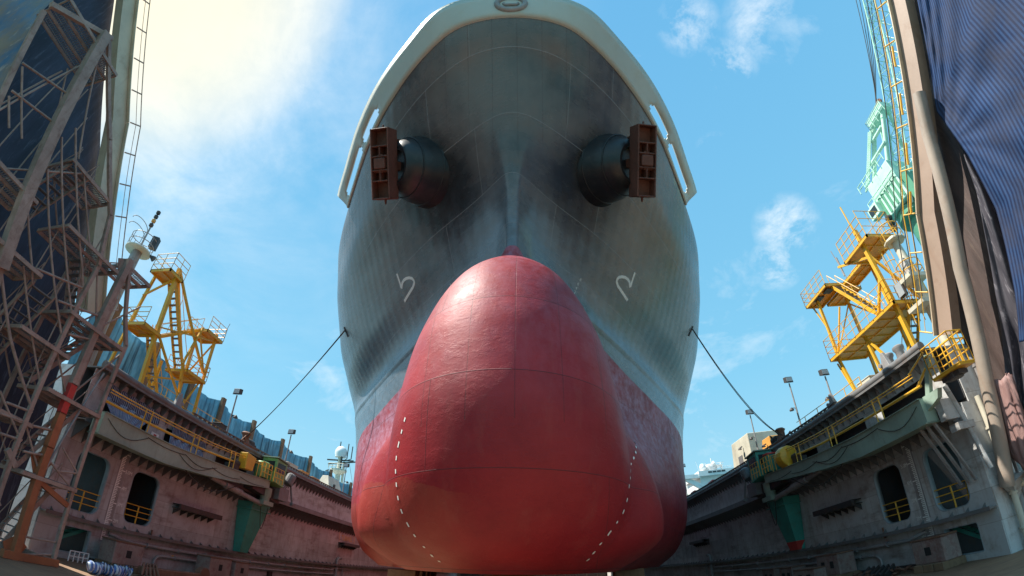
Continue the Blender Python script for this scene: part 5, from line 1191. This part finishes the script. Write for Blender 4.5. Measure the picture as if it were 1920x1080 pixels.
def caged_mast():
    b = V3(23.2, 18.7, 9.5); t = thing('light_mast', 'cream light mast with yellow caged ladder and floodlight beside the tan beam', 'mast', b)
    m = MB(); m.tube([b, b+V3(0, 0, 8.3)], [.32, .26], 14); m.build('column', 'cream', t, smooth=50)
    m = MB(); m.lathe([(.2, 0), (.75, .04), (.75, .14), (.2, .5)], b+V3(0, 0, 7.9), n=8); m.build('platform', 'cream', t)
    for z in (3.1, 4.9): m = MB(); m.box(b+V3(-1.1, -.7, z), b+V3(.6, .7, z+.25)); m.build('side_platform', 'cream', t)
    m = MB()
    for k in range(6): m.tube([b+V3(-.35, .75, 3.3+.9*k)+V3(-.45*math.sin(a), .35*math.cos(a), 0) for a in (math.pi*q/8 for q in range(9))], .03, 6)
    for q in (0, 2, 4, 6, 8): a = math.pi*q/8; m.tube([b+V3(-.35-.45*math.sin(a), .75+.35*math.cos(a), 2.5), b+V3(-.35-.45*math.sin(a), .75+.35*math.cos(a), 8.0)], .025, 6)
    m.build('ladder_cage', 'yellow', t, smooth=50)
    for z in (8.0, 5.1):
        m = MB(); c = b+V3(0, 0, z)
        for h in (.55, 1.1): m.tube([c+V3(.74*math.cos(a), .74*math.sin(a), h) for a in (2*math.pi*k/16 for k in range(16))], .035, 6, closed=True)
        for k in range(6): a = 2*math.pi*k/6; q = c+V3(.74*math.cos(a), .74*math.sin(a), 0); m.tube([q, q+V3(0, 0, 1.1)], .03, 6)
        m.build('guard_ring', 'yellow', t, smooth=50)
    m = MB(); c = b+V3(-1.0, .6, 4.2); m.hexa([c+V3(-.1, -.4, 0), c+V3(.1, -.4, 0), c+V3(.3, .4, .1), c+V3(.1, .4, .1), c+V3(-.1, -.4, 1.0), c+V3(.1, -.4, 1.0), c+V3(.3, .4, 1.1), c+V3(.1, .4, 1.1)]); f = m.build('floodlight', 'dark', t, bevel=.03)
    m = MB(); m.box(c+V3(-.13, -.34, .1), c+V3(-.105, .3, .95)); m.build('lens', 'lamp_glass', f)
    m = MB()
    for k in range(3): m.box(b+V3(-.5+.28*k, -.3, 5.2), b+V3(-.28+.28*k, .1, 6.5-.15*k))
    m.build('cabinet', 'wall_grey', t, bevel=.02)
caged_mast()
def crane():
    Xc = 60; pt = lambda x, y, X=Xc: onx(x, y, X)
    b = pt(1680, 352); t = thing('harbour_crane', 'mint green luffing harbour crane with lattice jib behind the tan beam', 'crane', (b.x, b.y, -4.5))
    B = lambda n, m, mat='mint', par=None, **k: m.build(n, mat, par or t, **k)
    m = MB(); m.lathe([(5.2, -4.5), (3.6, 12), (2.6, 30), (2.8, b.z-6)], (b.x+2, b.y, 0), n=24); B('pedestal', m, 'mint_dark', smooth=40)
    m = MB(); m.lathe([(3.4, 0), (4.0, .5), (4.0, 1.6), (3.2, 2.0)], (b.x+2, b.y, b.z-6.5), n=28); B('slew_ring', m, 'mint_dark', smooth=40)
    m = MB(); m.box((b.x-2.6, b.y-3.2, b.z-4.5), (b.x+5, b.y+3.2, b.z+3.0)); hs = B('machine_house', m, bevel=.15)
    m = MB()
    for k in range(6): m.box((b.x-2.7, b.y-2.8+.95*k, b.z-4.2), (b.x-2.6, b.y-2.3+.95*k, b.z-.4))
    B('louvre', m, 'mint_dark', hs)
    m = MB(); m.box((b.x-2.0, b.y-4.6, b.z-7.0), (b.x+1.2, b.y-3.2, b.z-1.0)); B('counter_frame', m, 'mint_dark', hs)
    m = MB(); m.box((b.x-3.8, b.y+2.4, b.z-3.2), (b.x-2.4, b.y+4.8, b.z-1.0)); cab = B('cab', m, bevel=.1); m = MB(); m.box((b.x-3.88, b.y+2.7, b.z-2.6), (b.x-3.8, b.y+4.5, b.z-1.4)); B('window', m, 'glass', cab)
    for z in (b.z+3.0, b.z-1.0):
        m = MB(); rail(m, [(b.x-2.9, b.y-3.3, z), (b.x-2.9, b.y+4.6, z)], 1.5, .09, 2, 1.6); B('guard_rail', m, 'mint', hs)
    for k in range(3): m = MB(); m.lathe([(.5, 0), (.55, .1), (.55, .8), (.3, .9)], (b.x-3.0, b.y+2.0-.1*k, b.z-7.0+1.0*k), (-1, .4, 0), 12); B('cable_reel', m, 'dark', smooth=40)
    top = pt(1648, 215)
    for y0, y1 in ((-2.4, .6), (2.4, 3.6)):
        for dx, r in ((-1.4, .42), (3.4, .3)): m = MB(); m.tube([(b.x+dx, b.y+y0, b.z+3.0), (top.x+(dx*.25), top.y+y1-2.2, top.z)], r, 12); B('mast_leg', m, smooth=50)
    for q in (.35, .68):
        a = V3(b.x-2, b.y-3.4, b.z+3.0).lerp(V3(top.x-.5, top.y-.6, top.z), q); c = V3(b.x-2, b.y+3.4, b.z+3.0).lerp(V3(top.x-.5, top.y+1.4, top.z), q); m = MB(); m.tube([a, c], .3, 8); B('mast_brace', m, smooth=50)
    m = MB(); m.box((top.x-1.2, top.y-2.3, top.z-.8), (top.x+1.2, top.y+2.3, top.z+.4)); hd = B('mast_head', m)
    for k in range(4): m = MB(); m.lathe([(.6, 0), (.7, .1), (.7, .3), (.6, .4)], (top.x-.6+.3*k, top.y-1.8+1.15*k, top.z+.9), (1, 0, 0), 16); B('sheave', m, 'rust', hd, smooth=40)
    m = MB(); rail(m, [(top.x-1.4, top.y-2.4, top.z-2.0), (top.x-1.4, top.y+2.4, top.z-2.0), (top.x+1.4, top.y+2.4, top.z-2.0)], 2.4, .06, 3, 1.2); B('head_rail', m, 'mint', hd)
    m = MB()
    P0, P1 = V3(b.x-2.2, b.y+3.6, b.z+3), V3(top.x-1.2, top.y+2.6, top.z-1)
    for k in (-.5, .5): m.tube([P0+V3(0, k, 0), P1+V3(0, k, 0)], .12, 6)
    for i in range(26): q = P0.lerp(P1, i/26); m.tube([q-V3(0, .5, 0), q+V3(0, .5, 0)], .1, 5)
    B('ladder', m)
    # lattice jib rising out of sight
    j0, j1 = pt(1712, 385), pt(1622, -60, 66); d = (j1-j0); n = 16; u = d.cross(V3(1, 0, 0)).normalized()
    def sec(i): c = j0.lerp(j1, i/n); w_ = 1.7-.3*i/n; return [c+V3(-w_, 0, 0)-u*w_, c+V3(w_, 0, 0)-u*w_, c+V3(w_, 0, 0)+u*w_, c+V3(-w_, 0, 0)+u*w_]
    m = MB()
    for k in range(4): m.tube([sec(i)[k] for i in range(n+1)], .13, 6)
    jb = B('jib', m); m = MB()
    for i in range(n):
        a, c = sec(i), sec(i+1)
        for k in range(4): m.tube([a[k], c[(k+1) % 4]], .07, 5); m.tube([a[k], a[(k+1) % 4]], .07, 5)
    B('jib_lacing', m, 'mint', jb)
    m = MB()
    for k in range(5): m.tube([top+V3(-1+.5*k, -2+.9*k, 1), pt(1592+k*9, -50, 66)], .07, 5)
    B('hoist_rope', m, 'rope')
crane()
def far_left_ship():
    b = onx(632, 900, -60); f = lambda x, y: onx(x, y, -60); sc_ = (f(632, 870)-f(632, 900)).z/30   # metres per photo pixel
    t = thing('moored_ship', 'distant ship mast with white radar dome above the blue netting fence', 'ship', (b.x, b.y, -4.5)); z0 = 14
    m = MB(); m.hexa([(b.x-9, b.y-14, -4.4), (b.x+9, b.y-14, -4.4), (b.x+9, b.y+60, -4.4), (b.x-9, b.y+60, -4.4), (b.x-10, b.y-16, 8), (b.x+10, b.y-16, 8), (b.x+10, b.y+60, 8), (b.x-10, b.y+60, 8)]); m.build('hull', 'dark', t)
    m = MB(); m.box((b.x-8, b.y-4, 8), (b.x+8, b.y+10, z0+6)); m.build('superstructure', 'white', t)
    zb = onx(632, 905, -60).z; zt = onx(632, 848, -60).z; H = zt-zb
    m = MB(); m.tube([(b.x, b.y, z0+5), (b.x, b.y, zt-.6)], [1.0, .6], 10); m.tube([(b.x+1.4, b.y+1, z0+5), (b.x+1.2, b.y+.6, zt-2)], .4, 8); ms = m.build('mast', 'cream', t, smooth=50)
    m = MB(); m.box((b.x-4.2, b.y-.4, zt-2.0), (b.x+4.6, b.y-.1, zt-1.6)); m.bar((b.x-4, b.y+.4, zt-3.0), (b.x+5.4, b.y+.4, zt-1.9), .35, .35); m.build('yard', 'dark', ms)
    m = MB(); m.lathe([(1.7, -.4), (1.7, 0), (1.95, .8), (1.8, 1.8), (1.2, 2.7), (.4, 3.1)], (b.x, b.y, zt-.4), n=24); m.build('radar_dome', 'white', ms, smooth=50)
    m = MB(); m.lathe([(.6, -1.4), (2.6, -.2), (2.6, .3), (.6, .4)], (b.x, b.y, zb+H*.42), n=14); rail(m, [(b.x-2.4, b.y-2.4, zb+H*.44), (b.x+2.4, b.y-2.4, zb+H*.44)], 1.6, .1, 2, 1.2); m.build('mast_platform', 'cream', ms, smooth=40)
    for x, y, h in ((2.2, 0, 3.6), (3.6, 0, 2.8), (-.6, 0, 4.2)): m = MB(); m.tube([(b.x+x*.7, b.y+y, zt-1.6), (b.x+x, b.y+y, zt-1.2), (b.x+x, b.y+y, zt+h)], .16, 6); m.build('aerial', 'dark', ms)
    m = MB()
    for k in range(5): m.lathe([(.3, 0), (.3, .8)], (b.x+.9, b.y-.9, zb+H*.5+k*.9), n=8)
    m.build('signal_lamp', 'dark', ms)
    m = MB(); m.prism([V3(b.x-4.4, b.y, zt-5.2), V3(b.x-3.2, b.y, zt-4.6), V3(b.x-3.4, b.y, zt-6.6), V3(b.x-4.6, b.y, zt-6.9)], V3(0, .05, 0)); m.build('flag', 'flange', ms)
    m = MB()
    for q in (3.0, 5.2): m.tube([(b.x+q, b.y+.4, zt-2.2), (b.x+q+1.8, b.y+6, z0+5)], .05, 4)
    m.build('stay', 'rope', ms)
far_left_ship()
def wheelhouse_block():
    t = deck_box((-26.5, 56.2, 9.5), (2.6, 4.6, 2.6), 'cream', 'sloping white deckhouse on the left wing beside the red hull', 'deckhouse', False, .9)
    m = MB(); m.box((-25.45, 55.2, 10.7), (-25.3, 55.6, 11.1)); m.build('vent', 'dark', t)
wheelhouse_block()
def far_right_ship():
    Xs = 62; f = lambda x, y: onx(x, y, Xs); c = f(1330, 905); k = (f(1340, 905)-f(1330, 905)).length/10   # metres per pixel
    t = thing('moored_ship', 'white ship superstructure with bridge windows and radar mast behind the right dock wall', 'ship', (c.x, c.y, -4.5))
    yb = c.y; pz = lambda y: ony(1330, y, yb).z; px_ = lambda x: ony(x, 905, yb).x
    S = lambda n, x0, x1, y0, y1, dy0, dy1, mat='white', par=None: MB().box((px_(x0), yb+dy0, pz(y1)), (px_(x1), yb+dy1, pz(y0))).build(n, mat, par or t)
    m = MB(); m.hexa([(px_(1270), yb-6, -4.4), (px_(1420), yb-6, -4.4), (px_(1420), yb+80, -4.4), (px_(1270), yb+80, -4.4), (px_(1265), yb-9, pz(960)), (px_(1425), yb-9, pz(960)), (px_(1425), yb+80, pz(960)), (px_(1265), yb+80, pz(960))]); m.build('hull', 'dark', t)
    sp = S('superstructure', 1314, 1392, 885, 962, 0, 18); S('bridge_deck', 1309, 1394, 883.5, 893, -2.2, 16, 'white', sp)
    for i in range(4): x = 1327+8.4*i; S('window', x, x+7, 885.6, 888.8, -2.3, -2.19, 'glass', sp)
    S('bridge_wing', 1276, 1312, 888.5, 895.5, -2, 3, 'white', sp)
    m = MB(); A = [V3(px_(1286), yb-.5, pz(896)), V3(px_(1318), yb-.5, pz(918))]; m.bar(A[0], A[1], 1.0, 1.0); A = [V3(px_(1292), yb-.5, pz(896)), V3(px_(1318), yb-.5, pz(911))]; m.bar(A[0], A[1], .8, .8); m.build('wing_strut', 'white', sp)
    m = MB(); m.lathe([(6.2*k, 0), (6.2*k, 4*k), (4.5*k, 6*k)], (px_(1340), yb+4, pz(884)), n=20); m.build('radar_house', 'wall_grey', sp, smooth=40)
    S('monkey_deck', 1335, 1364, 871, 872.5, 1, 6, 'white', sp); S('mast_leg', 1330, 1332, 871, 884, 2, 3, 'white', sp); S('mast_leg', 1362, 1364, 871, 884, 2, 3, 'white', sp)
    m = MB(); m.lathe([(1.2*k, -1*k), (2.2*k, 0), (2.4*k, 1.5*k), (1.4*k, 3.4*k)], (px_(1324), yb+1, pz(877)), n=18); m.build('radar_dome', 'white', sp, smooth=50)
    m = MB()
    for x, y0, y1 in ((1344, 857, 871), (1327, 867, 874), (1332, 866, 872), (1361, 866, 872), (1350, 867, 871)): m = MB(); m.tube([(px_(x), yb+2, pz(y1)), (px_(x), yb+2, pz(y0))], .35*k, 6); m.build('pole', 'white', sp)
    m = MB(); m.box((px_(1355), yb+2, pz(867.3)), (px_(1368), yb+2.4, pz(866.3))); m.lathe([(1.4*k, 0), (1.6*k, 1*k), (.6*k, 2.6*k)], (px_(1348), yb+2, pz(870)), n=12); m.build('mast', 'white', sp)
    m = MB(); m.tube([(px_(1317), yb+1, pz(885)), (px_(1312), yb+1, pz(862))], .1*k, 5); m.build('whip_aerial', 'white', sp)
    m = MB(); rail(m, [(px_(1312), yb-2.1, pz(883)), (px_(1374), yb-2.1, pz(883))], 1.6*k, .12*k, 2, 3); m.build('guard_rail', 'white', sp)
far_right_ship()
def house(p, sz, label, mat='cream'):
    t = thing('deckhouse', label, 'deckhouse', p, 'deckhouses on the right wing'); p = V3(*p); a, b, c = sz
    m = MB(); m.hexa([p+V3(-a/2, -b/2, 0), p+V3(a/2, -b/2, 0), p+V3(a/2, b/2, 0), p+V3(-a/2, b/2, 0), p+V3(-a/2, -b/2, c), p+V3(a/2, -b/2, c), p+V3(a/2, b/2-.8, c), p+V3(-a/2, b/2-.8, c)]); m.build('wall', mat, t, bevel=.06)
    m = MB(); m.box(p+V3(-a/2-.06, -.5, .4), p+V3(-a/2, .5, c*.55)); m.build('door', 'flange', t)
    m = MB(); m.tube([p+V3(-a/2-.1, -b*.2, c*.75), p+V3(-a/2-.4, -b*.2, c*.7)], .07, 6); m.lathe([(.1, 0), (.22, .2)], p+V3(-a/2-.4, -b*.2, c*.72), (0, 0, -1), 10); m.build('lamp', 'dark', t)
house((23.2, 46.2, 9.5), (3.4, 5.2, 3.9), 'big cream deckhouse on the right wing behind the teal cab')
house((22.4, 40.6, 9.5), (1.6, 2.4, 2.3), 'small ochre cream cabin beside the big deckhouse', 'orange_box')
house((23.0, 77, 9.5), (4, 7, 2.6), 'low cream deckhouse far along the right wing beside the hull')
def frame_things():
    for y, lab in ((53.5, 'nearer rust red pump frame on the far right coping'), (60.5, 'farther rust red pump frame on the far right coping')):
        t = thing('pump_frame', lab, 'pump', (20.6, y, 9.7), 'rust red pump frames'); p = V3(20.6, y, 9.7)
        m = MB()
        for k in (-.9, .9): m.tube([p+V3(0, k+.8*math.cos(a), .8*math.sin(a)) for a in (math.pi*q/10 for q in range(11))], .09, 6)
        m.build('hoop', 'rust_red', t, smooth=50); m = MB(); m.box(p+V3(-.5, -1.6, 0), p+V3(.5, 1.6, .3)); m.lathe([(.3, 0), (.35, .1), (.3, 1.4)], p+V3(0, -.7, .6), (0, 1, 0), 12); m.build('pump', 'red_paint', t)
frame_things()

# ------------------------------------------------------------------ blocks and clutter on the dock floor
def block(p, sz, label, rz=0, timber=True, holes=2, group='concrete docking blocks along the walls'):
    t = thing('docking_block', label, 'docking block', p, group, (0, 0, 0)); p = V3(*p); a, b, c = sz; z = 0; Rm = Matrix.Rotation(rz, 3, 'Z')
    W = lambda m: setattr(m, 'v', [p+Rm @ v for v in m.v])
    if timber:
        m = MB()
        for k in (-1, 0, 1): m.box((-a/2-.25, k*b*.33-b*.15, 0), (a/2+.25, k*b*.33+b*.15, .38))
        W(m); m.build('timber', 'timber', t, bevel=.03); z = .38
    m = MB(); m.box((-a/2, -b/2, z), (a/2, b/2, z+c)); W(m); bd = m.build('body', 'concrete', t, bevel=.05)
    for k in range(holes):
        y = (k-(holes-1)/2)*b*.4; sgn = -1 if p.x > 0 else 1
        m = MB(); m.box((sgn*(a/2-.12), y-.2, z+c*.35), (sgn*(a/2+.012), y+.2, z+c*.7)); W(m); m.build('lifting_pocket', 'black', bd)
    m = MB(); m.box((-a/2-.02, -b/2-.02, z+c), (a/2+.02, b/2+.02, z+c+.1)); W(m); m.build('top_cap', 'rust', t, bevel=.02)
    return t
block((19.6, 20.9, FZ), (1.2, 2.1, 1.15), 'stained concrete docking block on yellowish timber beside the low right doorway', .05, True, 1)
block((19.2, 29.6, FZ), (1.3, 2.6, 1.25), 'red stained docking block on timber under the right fender', 0, True, 2)
block((18.0, 30.9, FZ), (1.2, 2.2, .95), 'low grey docking block in front of the red stained block', .15, False, 2)
block((19.0, 35.2, FZ), (1.2, 2.0, 1.1), 'farther docking block with pale patch under the green leg', 0, False, 2)
block((19.0, 38.2, FZ), (1.2, 2.2, 1.1), 'farthest red docking block beyond the green leg', 0, False, 2)
block((-23.2, 22.4, FZ), (1.2, 2.3, 1.2), 'scorched docking block with red paint beside the left doorway', 0, True, 1)
block((-22.6, 30.6, FZ), (1.2, 2.6, 1.25), 'rust stained docking block under the left fender', 0, True, 1)
block((-22.5, 33.3, FZ), (1.1, 1.9, 1.15), 'smaller red topped docking block beside the rust stained one', 0, True, 1)
def keel_block(x, y, i):
    t = thing('keel_block', 'keel block stack under the flat bottom of the ship', 'keel block', (x, y, FZ), 'keel blocks under the ship'); p = V3(x, y, FZ)
    m = MB(); m.box(p+V3(-.9, -.6, 0), p+V3(.9, .6, 1.6)); m.build('body', 'concrete', t, bevel=.05)
    m = MB(); m.box(p+V3(-.8, -.5, 1.6), p+V3(.8, .5, 2.56)); m.build('timber_cap', 'timber', t, bevel=.04)
for i in range(9): keel_block(-.45-.03*(16+i*4), 16+i*4, i)
for i in range(5):
    for sx in (-1, 1): keel_block(-1.3+sx*(6.2+i*.8), 27+i*5, i)
def debris():
    t = thing('hose_roll', 'blue and white striped hose roll lying on the floor by the stair tower', 'hose', (-19.6, 17.4, FZ)); p = V3(-20.2, 17.6, FZ+.3)
    m = MB(); P = []
    for k in range(26): P.append(p+V3(.1*math.sin(k*.5), k*.11, .05*math.sin(k*.9)))
    m.tube(P, [.22+.07*(k % 2) for k in range(26)], 12); m.build('roll', M['hose'], t, smooth=40)
    m = MB()
    for k in range(14): m.tube([p+V3(.3, .1+.2*k, .0), p+V3(.05, .3+.2*k, .34), p+V3(-.3, .4+.2*k, 0)], .02, 5)
    m.build('netting', 'rope', t)
    t = thing('steel_beam', 'long rusty steel spreader beam lying on the floor along the left wall', 'beam', (-21.6, 25.5, FZ))
    m = MB(); m.bar((-21.6, 22.5, FZ+.35), (-21.4, 27.6, FZ+.35), .5, .45); m.lathe([(.55, 0), (.55, .5)], (-21.65, 27.9, FZ+.45), (1, 0, 0), 16); m.build('beam', 'rust', t, bevel=.06)
    m = MB()
    for k in range(5): m.tube([(-21.2+.1*k, 22.3+.25*k, FZ+.1), (-21.5, 22.6+.25*k, FZ+.75), (-21.9, 22.9+.25*k, FZ+.1)], .07, 6)
    m.build('shackle', 'rust', t, smooth=50)
    t = thing('chain_heap', 'heap of rusty chain and scrap on the floor beside the right wall', 'chain', (19.2, 25, FZ)); rng = random.Random(2); m = MB()
    for k in range(46):
        c = V3(19.1+rng.uniform(-.5, .6), 22.8+k*.11, FZ+.1+.35*abs(math.sin(k*.4))*rng.random()); a = rng.uniform(0, 3); u = V3(math.cos(a), math.sin(a), rng.uniform(-.5, .5)).normalized(); v = u.cross(V3(.3, .2, 1)).normalized()
        m.tube([c+u*.17*math.cos(q)+v*.1*math.sin(q) for q in (2*math.pi*j/10 for j in range(10))], .04, 5, closed=True)
    m.build('chain', 'rust', t, smooth=True); m = MB()
    for k in range(6): m.bar((18.6, 24.0+.45*k, FZ+.05), (19.6, 24.4+.45*k, FZ+.45), .12, .3)
    m.build('scrap', 'dark', t)
    t = thing('barrier', 'small white low barrier frame inside the left doorway', 'barrier', (-23.4, 20.0, FZ)); m = MB(); rail(m, [(-23.9, 19.4, FZ), (-23.9, 20.7, FZ)], .55, .035, 2, .33); m.build('frame', 'mark', t, smooth=50)
def hose_mat():
    m, nt, b = new_mat('blue_striped_hose'); wv = nt.nodes.new('ShaderNodeTexWave'); wv.bands_direction = 'Y'; wv.inputs['Scale'].default_value = 1.5; nt.links.new(objco(nt), wv.inputs['Vector'])
    c = mixc(nt, ramp(nt, wv.outputs[0], [(.4, 0.), (.6, 1.)]), (.06, .14, .38), (.50, .58, .66)); nt.links.new(c, b.inputs['Base Color']); return m
M['hose'] = hose_mat()
debris()
bpy.context.view_layer.update()
